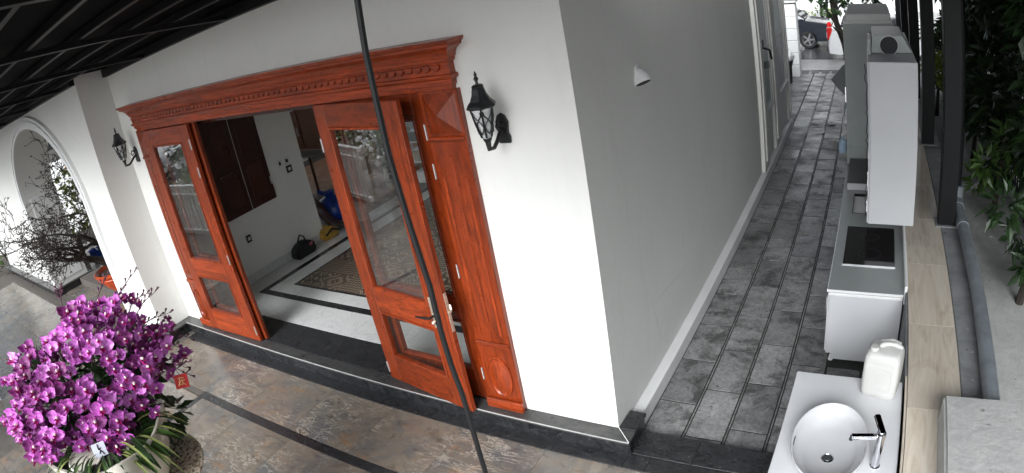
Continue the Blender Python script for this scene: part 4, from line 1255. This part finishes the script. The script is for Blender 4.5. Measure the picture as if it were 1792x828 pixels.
# strap leaves
def strap(p0, d, L, W, droop, mat, mesh_name='leaf'):
    d = Vector(d).normalized(); s_ = d.cross(Vector((0, 0, 1))).normalized()
    vs = []; n = 7
    for i in range(n + 1):
        u = i / n
        c = Vector(p0) + d * L * u + Vector((0, 0, .42 * L * u - droop * L * u * u))
        wv = W * (math.sin(PI * (.10 + .87 * u)) ** .7) * .5
        for q in (-1, 0, 1):
            vs.append(c + s_ * wv * q + Vector((0, 0, .18 * W * abs(q))))
    fs = []
    for i in range(n):
        for k in range(2):
            a = i * 3 + k; fs.append((a, a + 1, a + 4, a + 3))
    mb = MB(); mb.add(vs, fs)
    o = mb.build(mesh_name, mat, oc, fixn=False)
    for p in o.data.polygons: p.use_smooth = True
    return o
rn = random.Random(21)
for k in range(44):
    a = rn.uniform(0, 2 * PI)
    p = PC + Vector((.22 * math.cos(a), .22 * math.sin(a), 1.57))
    strap(p, (math.cos(a), math.sin(a), 0), rn.uniform(.15, .27), rn.uniform(.045, .07), rn.uniform(.55, 1.1), M['leaf_dk' if rn.random() < .65 else 'leaf'])
for k in range(70):
    a = rn.uniform(-2.2, 2.4) + R(20)
    p = PC + Vector((.25 * math.cos(a), .25 * math.sin(a), 1.57 + rn.uniform(0, .10)))
    strap(p, (math.cos(a + rn.uniform(-.5, .5)), math.sin(a + rn.uniform(-.5, .5)), 0), rn.uniform(.16, .34), rn.uniform(.014, .024), rn.uniform(.5, 1.2), M[rn.choice(('leaf_pale', 'leaf', 'leaf_dk', 'leaf_dk'))], 'narrow_leaf')
# dark undergrowth of leaves inside the bunch
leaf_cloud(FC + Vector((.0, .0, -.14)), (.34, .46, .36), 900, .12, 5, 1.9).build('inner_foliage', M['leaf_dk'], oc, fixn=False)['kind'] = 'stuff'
# tags
def card(center, w_, h_, mat, name, label, cat, deco, tilt):
    c = Vector(center); f = (CAM - c).normalized()
    m4 = Matrix.Translation(c) @ f.to_track_quat('Z', 'Y').to_matrix().to_4x4() @ Matrix.Rotation(R(tilt), 4, 'Z') @ Matrix.Rotation(R(18), 4, 'X')
    t = thing(name, label, cat, c)
    MB().box(-w_ / 2, w_ / 2, -h_ / 2, h_ / 2, -.002, .002, m4).build('card', mat, t, bevel=.0012)
    dm, strokes = deco
    mb = MB()
    for s_ in strokes:
        mb.tube([m4 @ Vector((x * w_, y * h_, .0035)) for x, y in s_], .0035, 5)
    mb.build('printed_sign', dm, t)
    MB().tube([m4 @ Vector((0, h_ / 2 - .01, .003)), m4 @ Vector((-.02, h_ / 2 + .03, -.02)), m4 @ Vector((-.05, h_ / 2 + .06, -.06))], .0022, 5).build('string', M['stem'], t)
RED, WHT = (-1.780, -2.164, 1.704), (-1.745, -2.860, 1.670)
card(RED, .088, .092, M['red_card'], 'red_tag', 'red square greeting tag with gold writing at the end of a twig', 'tag',
     (M['gold'], [[(-.25, .2), (-.05, .28), (.2, .22)], [(-.1, .3), (-.12, 0), (-.28, -.28)], [(-.25, .0), (.25, .05)], [(.05, .15), (.08, -.12), (.28, -.3)], [(-.2, -.18), (.1, -.2)]]), -12)
card(WHT, .085, .088, M['card'], 'white_tag', 'small white card with black brush strokes on the rim of the orchid bowl', 'tag',
     (M['ink'], [[(-.05, .4), (-.08, .1), (.02, .0), (-.02, -.15)], [(-.1, .05), (.12, .12)], [(.02, -.05), (.16, -.2), (.2, -.38)], [(-.02, -.12), (-.1, -.25)]]), -8)

# ================================================================== THROUGH THE ARCH
t = thing('orange_pot', 'large orange clay pot on the tiles behind the arch', 'pot', (-9.22, .22, 0))
MB().lathe([(.20, 0), (.23, .02), (.22, .05), (.16, .07), (.17, .10), (.30, .24), (.40, .40), (.425, .47), (.46, .48), (.465, .52), (.44, .53), (.41, .50), (.36, .42), (.0, .42)], (-9.22, .22, .0), 36, cap=False).build('body', M['terracotta'], t, smooth=True)
MB().lathe([(.405, 0), (.2, .025), (.0, .03)], (-9.22, .22, .46), 24, cap=False).build('soil', M['soil'], t)
MB().lathe([(.425, 0), (.43, .012), (.425, .024)], (-9.22, .22, .405), 36, cap=False).build('rim_ring', M['terracotta'], t, smooth=True)
tr = thing('bonsai_tree', 'bare twisted dark tree growing in the orange pot', 'tree', (-9.22, .22, .46))
tk = MB(); br = MB(); rn = random.Random(9); tips = []
def grow(mb, p, d, L, r, dep):
    pts = [p]; rs = [r]; q = Vector(p); dd = Vector(d)
    for k in range(4):
        dd = (dd + Vector((rn.uniform(-.5, .5), rn.uniform(-.5, .5), rn.uniform(-.35, .4)))).normalized()
        q = q + dd * L / 4; pts.append(q.copy()); rs.append(r * (1 - .16 * (k + 1)))
    mb.tube(pts, rs, 6 if dep < 3 else 4)
    if dep >= 5:
        tips.append(q.copy()); return
    for k in range(4 if dep < 2 else 3 if dep < 4 else 2):
        i = rn.choice((2, 3, 4))
        nd = (dd + Vector((rn.uniform(-1.1, 1.1), rn.uniform(-1.0, .8), rn.uniform(-.6, .75)))).normalized()
        grow(br, pts[i], nd, L * rn.uniform(.58, .82), max(.007, rs[i] * .70), dep + 1)
grow(tk, Vector((-9.22, .22, .45)), Vector((-.75, -.05, .75)), 1.0, .10, 0)
grow(tk, Vector((-9.27, .20, .45)), Vector((-.35, .1, .95)), 1.15, .085, 0)
grow(tk, Vector((-9.17, .25, .45)), Vector((-.15, .0, 1.0)), 1.15, .075, 0)
tk.build('trunk', M['bark'], tr, smooth=True)
br.build('branches', M['bark'], tr)
mb = MB(); rn = random.Random(4)
for p in tips:
    for k in range(2):
        d = Vector((rn.gauss(0, 1), rn.gauss(0, 1), rn.gauss(0, 1))).normalized(); s_ = d.orthogonal().normalized()
        mb.add([p, p + d * .03 + s_ * .012, p + d * .06, p + d * .03 - s_ * .012], [(0, 1, 2, 3)])
mb.build('buds', M['bark'], tr, fixn=False)['kind'] = 'stuff'
t = thing('stone_pot', 'round dark stone pot on the tiles by the far pier', 'pot', (-11.0, .75, 0))
MB().lathe([(.14, 0), (.24, .06), (.28, .17), (.25, .26), (.20, .29), (.18, .25), (.0, .23)], (-11.0, .75, 0), 24, cap=False).build('body', M['stone_dark'], t, smooth=True)
leaf_cloud((-11.0, .75, .42), (.16, .16, .16), 90, .09, 2).build('leaves', M['leaf_dk'], t, fixn=False)['kind'] = 'stuff'
t = thing('blue_bucket', 'small blue bucket standing beside the low brown box', 'bucket', (-12.3, .9, 0))
MB().lathe([(.13, 0), (.17, .26), (.18, .27), (.165, .26), (.12, .03), (.0, .03)], (-12.3, .9, 0), 18, cap=False).build('body', M['blue_plastic'], t, smooth=True)
MB().tube([(-12.48, .9, .26), (-12.42, .84, .40), (-12.3, .82, .44), (-12.18, .84, .40), (-12.12, .9, .26)], .008, 6).build('handle', M['hinge'], t)
t = thing('brown_box', 'low brown wooden box standing behind the far pier of the arch', 'box', (-13.1, .7, 0))
B(-13.3, -12.95, .50, .85, 0, .52).build('body', M['brownpost'], t, bevel=.01)
B(-13.33, -12.92, .47, .88, .5205, .56).build('lid', M['brownpost'], t, bevel=.006)
structure(B(-40, -7.0, 3.2, 40, -.3, -.03).build('side_yard', M['concrete_light']))
t = thing('garden_wall', 'pale garden wall with a coping beyond the arch', 'wall', (-18.6, 3, 0))
m4 = Matrix.Translation((-17.6, 2.2, 0)) @ Matrix.Rotation(R(38), 4, 'Z')
MB().box(-9, 12, -.1, .1, -.2, 1.9, m4).build('body', M['trim_white'], t)
MB().box(-9.05, 12.05, -.16, .16, 1.9, 1.98, m4).build('coping', M['trim_white'], t, bevel=.01)
for k, (x, y, z, rx_, n_, sz, mt, lb) in enumerate((
        (-15.2, 2.2, 1.3, (.9, 1.2, 1.1), 620, .17, 'leaf_yl', 'yellow green bush seen highest through the arch'),
        (-14.4, 2.7, .8, (.7, .8, .75), 380, .16, 'leaf_dk', 'dark green bush seen low through the arch'),
        (-15.8, 3.0, 2.2, (.9, 1.1, .8), 420, .16, 'leaf_or', 'orange leaved bush seen through the arch'),
        (-16.6, -.3, 1.3, (.8, 1.0, 1.1), 420, .18, 'leaf', 'green bush left of the arch opening'),
        (-16.9, 4.6, 1.0, (.8, .9, .9), 360, .17, 'leaf_red', 'dark red bush farthest through the arch'))):
    t = thing('garden_bush', lb, 'bush', (x, y, 0), 'bushes in the side yard')
    st_ = MB()
    for q in range(5):
        st_.tube([(x, y, -.03), (x + random.uniform(-.3, .3), y + random.uniform(-.3, .3), z * .6), (x + random.uniform(-.5, .5), y + random.uniform(-.5, .5), z * 1.1)], [.03, .02, .01], 6)
    st_.build('stems', M['bark'], t)
    leaf_cloud((x, y, z), rx_, n_, sz, 50 + k).build('foliage', M[mt], t, fixn=False)

# ================================================================== END OF THE ALLEY AND THE STREET
gp = thing('gate_pillar', 'white gate pillar of stacked blocks with a moulded cap', 'pillar', (-.8, 14.75, ZA))
B(-1.3, -.30, 14.56, 15.0, ZA - .02, 2.0).build('core', M['joint_light'], gp)
for k in range(6):
    B(-1.32, -.285, 14.545, 15.01, ZA + .34 * k, ZA + .34 * k + .332).build('block', M['trim_white'], gp, bevel=.012)
B(-1.37, -.235, 14.50, 15.06, 1.985, 2.07).build('cap', M['trim_white'], gp, bevel=.02)
B(-1.41, -.195, 14.46, 15.10, 2.0705, 2.16).build('cap_top', M['trim_white'], gp, bevel=.015)
t = thing('waste_stand', 'slim dark bin with a white plastic bag by the gate pillar', 'bin', (-.45, 13.6, ZA))
MB().lathe([(.07, 0), (.09, .03), (.10, .45), (.15, .62), (.145, .63), (.0, .6)], (-.50, 13.7, ZA), 16).build('bin', M['iron'], t, smooth=True)
mb = MB(); mb.lathe([(.13, 0), (.17, .06), (.18, .14), (.12, .22), (.04, .27), (.06, .31), (.0, .31)], (-.50, 13.7, ZA + .62), 11, sx=1.05)
rn = random.Random(6); mb.v = [(a + rn.uniform(-.02, .02), b + rn.uniform(-.02, .02), c + rn.uniform(-.015, .015)) for a, b, c in mb.v]
mb.build('plastic_bag', M['white_bag'], t)
t = thing('grey_sheet', 'folded grey plastic sheet leaning out beside the tall cabinet', 'sheet', (1.1, 9.6, ZA))
mb = MB(); vs = []
for yy in (9.55, 9.60):
    vs += [(.90, yy, .86), (1.16, yy, 1.15), (1.55, yy, 1.32), (1.62, yy, .40), (1.22, yy, .50), (1.06, yy, .66)]
mb.add(vs, [(0, 1, 2, 3, 4, 5), (11, 10, 9, 8, 7, 6)] + [(k, (k + 1) % 6, 6 + (k + 1) % 6, 6 + k) for k in range(6)])
mb.build('panel', M['sheet'], t, bevel=.01)
MB().tube([(1.25, 9.63, ZA), (1.28, 9.62, 1.1)], .03, 8).build('pole', M['steel_dark'], t)
MB().tube([(1.55, 9.66, ZA), (1.50, 9.65, 1.2)], .03, 8).build('pole', M['steel_dark'], t)
for k, (x, y, lb) in enumerate(((.62, 8.9, 'crumpled white paper lying nearest on the alley floor'), (.80, 9.5, 'crumpled white paper lying beside the tall cabinet end of the alley'), (.45, 9.6, 'crumpled white paper lying nearest the house wall on the alley'))):
    mb = MB(); rn = random.Random(60 + k); vs = []
    for i in range(4):
        for j in range(4):
            vs.append((x + i * .055 + rn.uniform(-.015, .015), y + j * .06 + rn.uniform(-.015, .015), ZA + .006 + rn.random() * .05))
    mb.add(vs, [(i * 4 + j, i * 4 + j + 1, i * 4 + j + 5, i * 4 + j + 4) for i in range(3) for j in range(3)])
    tag(mb.build('crumpled_paper', M['paper'], fixn=False), lb, 'paper', 'litter on the alley floor')

# ---- cars
def car(name, label, M4, paint, rear=False, dark=True):
    t = thing(name, label, 'car', M4.translation)
    prof = [(0, .42), (.02, .30), (.30, .24), (.48, .24), (.50, .42), (.60, .58), (.78, .66), (.96, .58), (1.06, .42), (1.08, .24), (3.12, .24), (3.14, .42), (3.24, .58), (3.42, .66), (3.60, .58), (3.70, .42), (3.72, .24), (4.1, .26), (4.28, .34), (4.34, .55), (4.30, .78), (4.15, .90), (3.4, 1.02), (3.25, 1.05), (.35, 1.04), (.12, 1.0), (.03, .80)]
    W_ = .90
    mb = MB(); vs = []; n = len(prof)
    lay = [(-W_, .0), (-W_ * .96, .03), (W_ * .96, .03), (W_, .0)]
    for yy, sh in ((-W_, .05), (-W_ + .10, .0), (W_ - .10, .0), (W_, .05)):
        for x, z in prof:
            xx = 2.17 + (x - 2.17) * (1 - sh * .35)
            vs.append(M4 @ Vector((xx, yy, z + (sh * .3 if z < .3 else -sh * .6 * (z > .7)))))
    fs = [tuple(range(n)), tuple(range(4 * n - 1, 3 * n - 1, -1))]
    for a in range(3):
        for k in range(n): fs.append((a * n + k, (a + 1) * n + k, (a + 1) * n + (k + 1) % n, a * n + (k + 1) % n))
    mb.add(vs, fs); mb.build('body', paint, t, smooth=True)
    gh = [(.10, 1.0), (.35, 1.50), (.75, 1.60), (2.0, 1.62), (2.6, 1.50), (3.35, 1.03)]
    mb = MB(); vs = []; n = len(gh)
    for sgn in (-1, 1):
        for x, z in gh: vs.append(M4 @ Vector((x, sgn * (W_ - .06 - .30 * (z - 1.0)), z)))
    fs = [tuple(range(n)), tuple(range(2 * n - 1, n - 1, -1))] + [(k, n + k, n + (k + 1) % n, (k + 1) % n) for k in range(n)]
    mb.add(vs, fs); mb.build('cabin', paint, t, bevel=.04, seg=2, smooth=True)
    def pane(poly, sgn):
        mb = MB(); vs = [M4 @ Vector((x, sgn * (W_ - .06 - .30 * (z - 1.0) + .006), z)) for x, z in poly]
        mb.add(vs, [tuple(range(len(poly)))]); mb.build('window', M['carglass'], t, fixn=False)
    for sgn in (-1, 1):
        pane([(.42, 1.10), (.55, 1.46), (1.05, 1.53), (1.05, 1.10)], sgn)
        pane([(1.12, 1.10), (1.12, 1.53), (1.98, 1.55), (1.98, 1.10)], sgn)
        pane([(2.05, 1.10), (2.05, 1.54), (2.55, 1.44), (3.05, 1.14)], sgn)
    mb = MB(); mb.add([M4 @ Vector(v) for v in ((2.72, -.62, 1.46), (2.72, .62, 1.46), (3.33, .78, 1.07), (3.33, -.78, 1.07))], [(0, 1, 2, 3)])
    o = mb.build('windscreen', M['carglass'], t, fixn=False); o.location += M4.to_3x3() @ Vector((.012, 0, .02))
    mb = MB(); mb.add([M4 @ Vector(v) for v in ((.12, -.74, 1.08), (.12, .74, 1.08), (.34, .66, 1.46), (.34, -.66, 1.46))], [(0, 1, 2, 3)])
    o = mb.build('rear_window', M['carglass'], t, fixn=False); o.location += M4.to_3x3() @ Vector((-.015, 0, .01))
    for sgn in (-1, 1):
        for x in (.78, 3.42):
            wc = M4 @ Matrix.Translation((x, sgn * .80, .33)) @ Matrix.Rotation(R(90 * -sgn), 4, 'X')
            wh = MB().lathe([(.2, -.10), (.31, -.10), (.335, -.07), (.335, .07), (.31, .10), (.235, .10), (.225, .08)], (0, 0, 0), 28, cap=False, M4=wc).build('wheel', M['tyre'], t, smooth=True)
            rm = MB(); rm.lathe([(.228, .085), (.21, .06), (.20, .05)], (0, 0, 0), 24, cap=False, M4=wc)
            for q in range(5):
                a = 2 * PI * q / 5
                m5 = wc @ Matrix.Rotation(a, 4, 'Z')
                rm.box(.03, .22, -.028, .028, .06, .085, m5)
            rm.lathe([(.05, .05), (.05, .095), (.0, .097)], (0, 0, 0), 14, cap=False, M4=wc)
            rm.build('rim', M['rim'], wh)
            MB().lathe([(.21, .02), (.0, .02)], (0, 0, 0), 24, cap=False, M4=wc).build('brake_shadow_disc', M['iron'], wh)
        MB().box(4.12, 4.30, sgn * .56 - .2, sgn * .56 + .2, .70, .84, M4).build('headlight', M['headlamp'], t, bevel=.03)
        MB().box(-.015, .16, sgn * .72 - .15, sgn * .72 + .15, .72, 1.10, M4).build('tail_light', M['tail'], t, bevel=.03)
        MB().box(2.55, 2.72, sgn * .98 - .09, sgn * .98 + .09, 1.06, 1.2, M4).build('mirror', paint, t, bevel=.03)
        for xd in (1.08, 2.02):
            MB().box(xd + .62, xd + .80, sgn * .905 - .012, sgn * .905 + .012, .86, .89, M4).build('door_handle', M['chrome'], t)
    MB().box(4.27, 4.36, -.55, .55, .42, .62, M4).build('grille', M['iron'], t, bevel=.02)
    MB().box(-.03, .06, -.80, .80, .34, .52, M4).build('rear_bumper', M['iron'] if rear else paint, t, bevel=.03)
    MB().box(-.036, -.028, -.26, .26, .70, .82, M4).build('number_plate', M['trim_white'], t)
    return t
car('dark_car', 'dark suv parked across the far end of the alley', Matrix.Translation((-3.93, 20.9, ZA - .06)), M['car_dark'])
car('white_car', 'white car seen from its red tail lamp behind the dark tree', Matrix.Translation((.34, 18.0, ZA - .06)) @ Matrix.Rotation(R(3), 4, 'Z'), M['car_white'], True)
car('parked_car', 'white car parked in front of the garden and seen only mirrored in the door glass', Matrix.Translation((-22.5, -7.6, -.05)), M['car_white'])

# ---- trees by the gate
def tree(name, label, base, lean, h, rr, n_, size, mat, seed, group=None):
    rn = random.Random(seed); b = Vector(base)
    t = thing(name, label, 'tree', b, group)
    tk = MB(); top = b + Vector((lean[0], lean[1], h))
    pts = [b.lerp(top, u) + Vector((rn.uniform(-.06, .06), rn.uniform(-.06, .06), 0)) * (1 if u else 0) for u in (0, .2, .4, .6, .8, 1)]
    tk.tube(pts, [rr, rr * .85, rr * .75, rr * .62, rr * .5, rr * .3], 9)
    tk.build('trunk', M['bark'], t, smooth=True)
    for k in range(6):
        q = pts[2 + k % 4]; d = Vector((rn.uniform(-1, 1), rn.uniform(-1, 1), rn.uniform(.2, .9))).normalized()
        e = q + d * h * .34
        MB().tube([q, q.lerp(e, .5) + Vector((0, 0, .08)), e], [rr * .42, rr * .3, rr * .12], 6).build('limb', M['bark'], t, smooth=True)
    c = top + Vector((0, 0, .1))
    leaf_cloud(c, (h * .34, h * .34, h * .26), n_, size, seed).build('crown', mat, t, fixn=False)
    return t
tree('gate_tree', 'dark leaning tree beside the tall cabinet end of the alley', (1.25, 14.2, ZA), (-.55, -.1, 0), 2.5, .13, 900, .17, M['leaf_dk'], 3)
tree('street_tree', 'dark leafy tree behind the posts at the far right', (4.6, 14.5, -.02), (.1, .2, 0), 3.4, .16, 1100, .2, M['leaf_dk'], 4)
for k in range(5):
    leafs = leaf_cloud((1.9 + .35 * k, 11.4 + .35 * k, 2.55 + .12 * (k % 2)), (.45, .4, .32), 190, .13, 30 + k)
    if k == 0: allv = leafs
    else: allv.add(leafs.v, leafs.f)
tag(allv.build('climbing_vine', M['leaf_dk'], fixn=False), 'dark climbing vine hanging over the far end of the low wall', 'vine')

# ---- far side of the street
fb = thing('far_building', 'bright white building across the street', 'building', (-2, 33, 0))
B(-14, 14, 32, 36, -.05, 9).build('wall', M['facade_far'], fb)
for k in range(7):
    wd = B(-11.4 + 3.4 * k, -9.6 + 3.4 * k, 31.95, 31.999, .9, 2.4).build('window', M['far_window'], fb)
    B(-11.5 + 3.4 * k, -9.5 + 3.4 * k, 31.9, 31.949, .8, .88).build('sill', M['trim_white'], wd)
for k, (x, col) in enumerate(((-1.15, 'facade_far'), (-.55, 'steel_dark'), (-.3, 'steel_dark'), (.15, 'steel_dark'))):
    tag(MB().tube([(x, 27.9 + .3 * k, -.02), (x + .12 * (k - 1), 27.9 + .3 * k, 5)], .07 if k else .14, 8).build('street_pole', M[col]), ('thick pale pole across the street', 'dark pole leaning left across the street', 'upright dark pole across the street', 'dark pole leaning right across the street')[k], 'pole')
for k in range(6):
    x = -1.6 + .62 * k
    t = thing('kerb_shrub', ('first', 'second', 'third', 'fourth', 'fifth', 'sixth')[k] + ' low green shrub along the far kerb counted from the gate pillar', 'shrub', (x, 26.8, 0), 'shrubs along the far kerb')
    leaf_cloud((x, 26.9, .35), (.4, .3, .36), 150, .13, 70 + k).build('foliage', M['leaf_yl' if k % 2 else 'leaf'], t, fixn=False)
    MB().tube([(x, 26.9, -.15), (x, 26.9, .3)], .03, 6).build('stem', M['bark'], t)
structure(B(-8, 8, 26.5, 27.4, -.3, .02).build('planting_kerb', M['concrete_light']))

# ---- neighbour's side seen between the posts
fn = thing('neighbour_fence', 'dark railing fence beyond the low wall', 'fence', (4.0, 9, 0))
for k in range(66):
    B(3.98, 4.0, 3.0 + .16 * k, 3.02 + .16 * k, .02, 2.6).build('bar', M['steel_dark'], fn)
for z in (.15, 1.3, 2.5):
    B(3.97, 4.01, 2.9, 13.6, z, z + .05).build('rail', M['steel_dark'], fn)
t = thing('pale_slab', 'pale concrete slab on low supports beyond the low wall', 'slab', (3.1, 7.5, 0))
B(2.82, 3.35, 5.4, 9.0, .24, .32).build('slab', M['concrete_light'], t, bevel=.01)
for y in (5.8, 7.2, 8.6): B(2.9, 3.3, y, y + .12, -.02, .2395).build('support', M['concrete'], t)
t = thing('white_basket', 'white rounded tub beyond the low wall', 'tub', (3.05, 9.6, 0))
MB().lathe([(.20, 0), (.30, .3), (.33, .5), (.26, .62), (.1, .68), (.0, .69)], (3.05, 9.7, -.02), 20).build('body', M['white_bag'], t, smooth=True)
MB().lathe([(.335, 0), (.345, .02), (.335, .04)], (3.05, 9.7, .46), 20, cap=False).build('rim', M['trim_white'], t, smooth=True)
for k, (x, y, z, s_, mt, lb) in enumerate(((3.05, 9.3, 1.15, .42, 'leaf_yl', 'yellow green potted plant between the two nearest posts'), (3.35, 11.2, 1.5, .5, 'leaf', 'green shrub behind the yellow green plant'),
                                     (3.5, 7.2, 1.0, .5, 'leaf_dk', 'dark shrub right of the nearest post'), (3.5, 5.0, .8, .5, 'leaf', 'green shrub at the far right edge beyond the pipe'), (3.5, 2.8, .7, .5, 'leaf_dk', 'dark shrub beyond the pipe near the block'))):
    t = thing('yard_shrub', lb, 'shrub', (x, y, 0), 'shrubs in the neighbouring yard')
    leaf_cloud((x, y, z), (s_, s_, s_), 260, .18, 90 + k, 2.6).build('foliage', M[mt], t, fixn=False)
    MB().tube([(x, y, -.02), (x + .05, y, z)], [.05, .02], 7).build('stem', M['bark'], t)
t = thing('neighbour_house', 'white neighbouring house far beyond the railing', 'house', (9, 12, 0))
B(8, 14, -4, 26, -.02, 5).build('wall', M['facade_far'], t)
for k in range(6):
    B(7.95, 7.999, -2 + 4.2 * k, -.6 + 4.2 * k, 1.0, 2.4).build('window', M['far_window'], t)

# ================================================================== FRONT GARDEN (mirrored in the door glass)
fr = thing('front_railing', 'white railing of upright balusters at the front of the porch', 'railing', (-12, -2.9, 0))
for k in range(52):
    if k == 0: bar_m = B(-.026, .026, -.02, .02, 0, .92).mesh('baluster', M['hinge'])
    inst('baluster', bar_m, fr, (-16.3 + .16 * k, -2.9, .08))
B(-16.4, -8.0, -2.94, -2.86, 1.0, 1.07).build('top_rail', M['trim_white'], fr)
B(-16.4, -8.0, -2.94, -2.86, .0, .08).build('bottom_rail', M['trim_white'], fr)
B(-16.4, -8.0, -2.93, -2.87, .84, .88).build('middle_rail', M['trim_white'], fr)
structure(B(-20, 10, -30, -5.05, -.3, -.06).build('front_garden', M['earth']))
structure(B(-40, 20, -16, -6.2, -.3, -.05).build('front_road', M['asphalt']))
for k in range(12):
    x = -17.5 + .95 * k
    mt = ('leaf', 'leaf_dk', 'leaf_yl', 'leaf_dk')[k % 4]
    t = thing('front_bush', 'flowering green bush behind the front railing, number %s from the far end' % ('one', 'two', 'three', 'four', 'five', 'six', 'seven', 'eight', 'nine', 'ten', 'eleven', 'twelve')[k], 'bush', (x, -3.8, 0), 'bushes behind the front railing')
    hh = .75 + .2 * ((k * 7) % 3)
    leaf_cloud((x, -3.9 - .3 * (k % 2), hh), (.75, .6, .8 + .1 * (k % 3)), 300, .13, 120 + k).build('foliage', M[mt], t, fixn=False)
    leaf_cloud((x, -3.8, hh + .1), (.75, .6, .9), 60, .12, 160 + k, 1.1).build('blossoms', M['white_bag'], t, fixn=False)
    MB().tube([(x, -3.9, -.06), (x, -3.9, hh)], [.05, .02], 6).build('stem', M['bark'], t)
for k in range(5):
    tree('front_tree', 'broad green tree across the front road, number %s from the far end' % ('one', 'two', 'three', 'four', 'five')[k], (-16 + 4.4 * k, -19, -.2), (.2, 0, 0), 4.2 + .6 * (k % 2), .2, 650, .42, M['leaf' if k % 2 else 'leaf_dk'], 200 + k, 'trees across the front road')

t = thing('tall_hedge', 'tall dark evergreen hedge in the neighbouring yard far right', 'hedge', (5.6, 2, 0))  # added hedge, mostly out of view, keeps sky light off the alley
for k in range(2, 7):
    leaf_cloud((5.6 + .2 * (k % 2), -5 + 1.9 * k, 2.2), (.7, 1.1, 2.3), 520, .34, 300 + k).build('foliage', M['leaf_dk'], t, fixn=False)
    MB().tube([(5.6, -5 + 1.9 * k, -.02), (5.6, -5 + 1.9 * k, 3)], [.08, .03], 6).build('stem', M['bark'], t)

for k in range(7):  # shrubs added to darken the far part of the side wall
    x, y = 3.75 + .25 * (k % 2), 3.6 + 1.35 * k
    t = thing('tall_shrub', 'tall dark shrub against the railing fence, ' + ('nearest the sink', 'second from the sink', 'third from the sink', 'fourth from the sink', 'fifth from the sink', 'sixth from the sink', 'farthest from the sink')[k], 'shrub', (x, y, 0), 'tall shrubs beyond the posts')
    leaf_cloud((x, y, 2.15), (.5, .9, 2.15), 1100, .28, 400 + k, 2.0).build('foliage', M['leaf_dk'], t, fixn=False)
    MB().tube([(x, y, -.02), (x, y, 2.4)], [.06, .03], 6).build('stem', M['bark'], t)
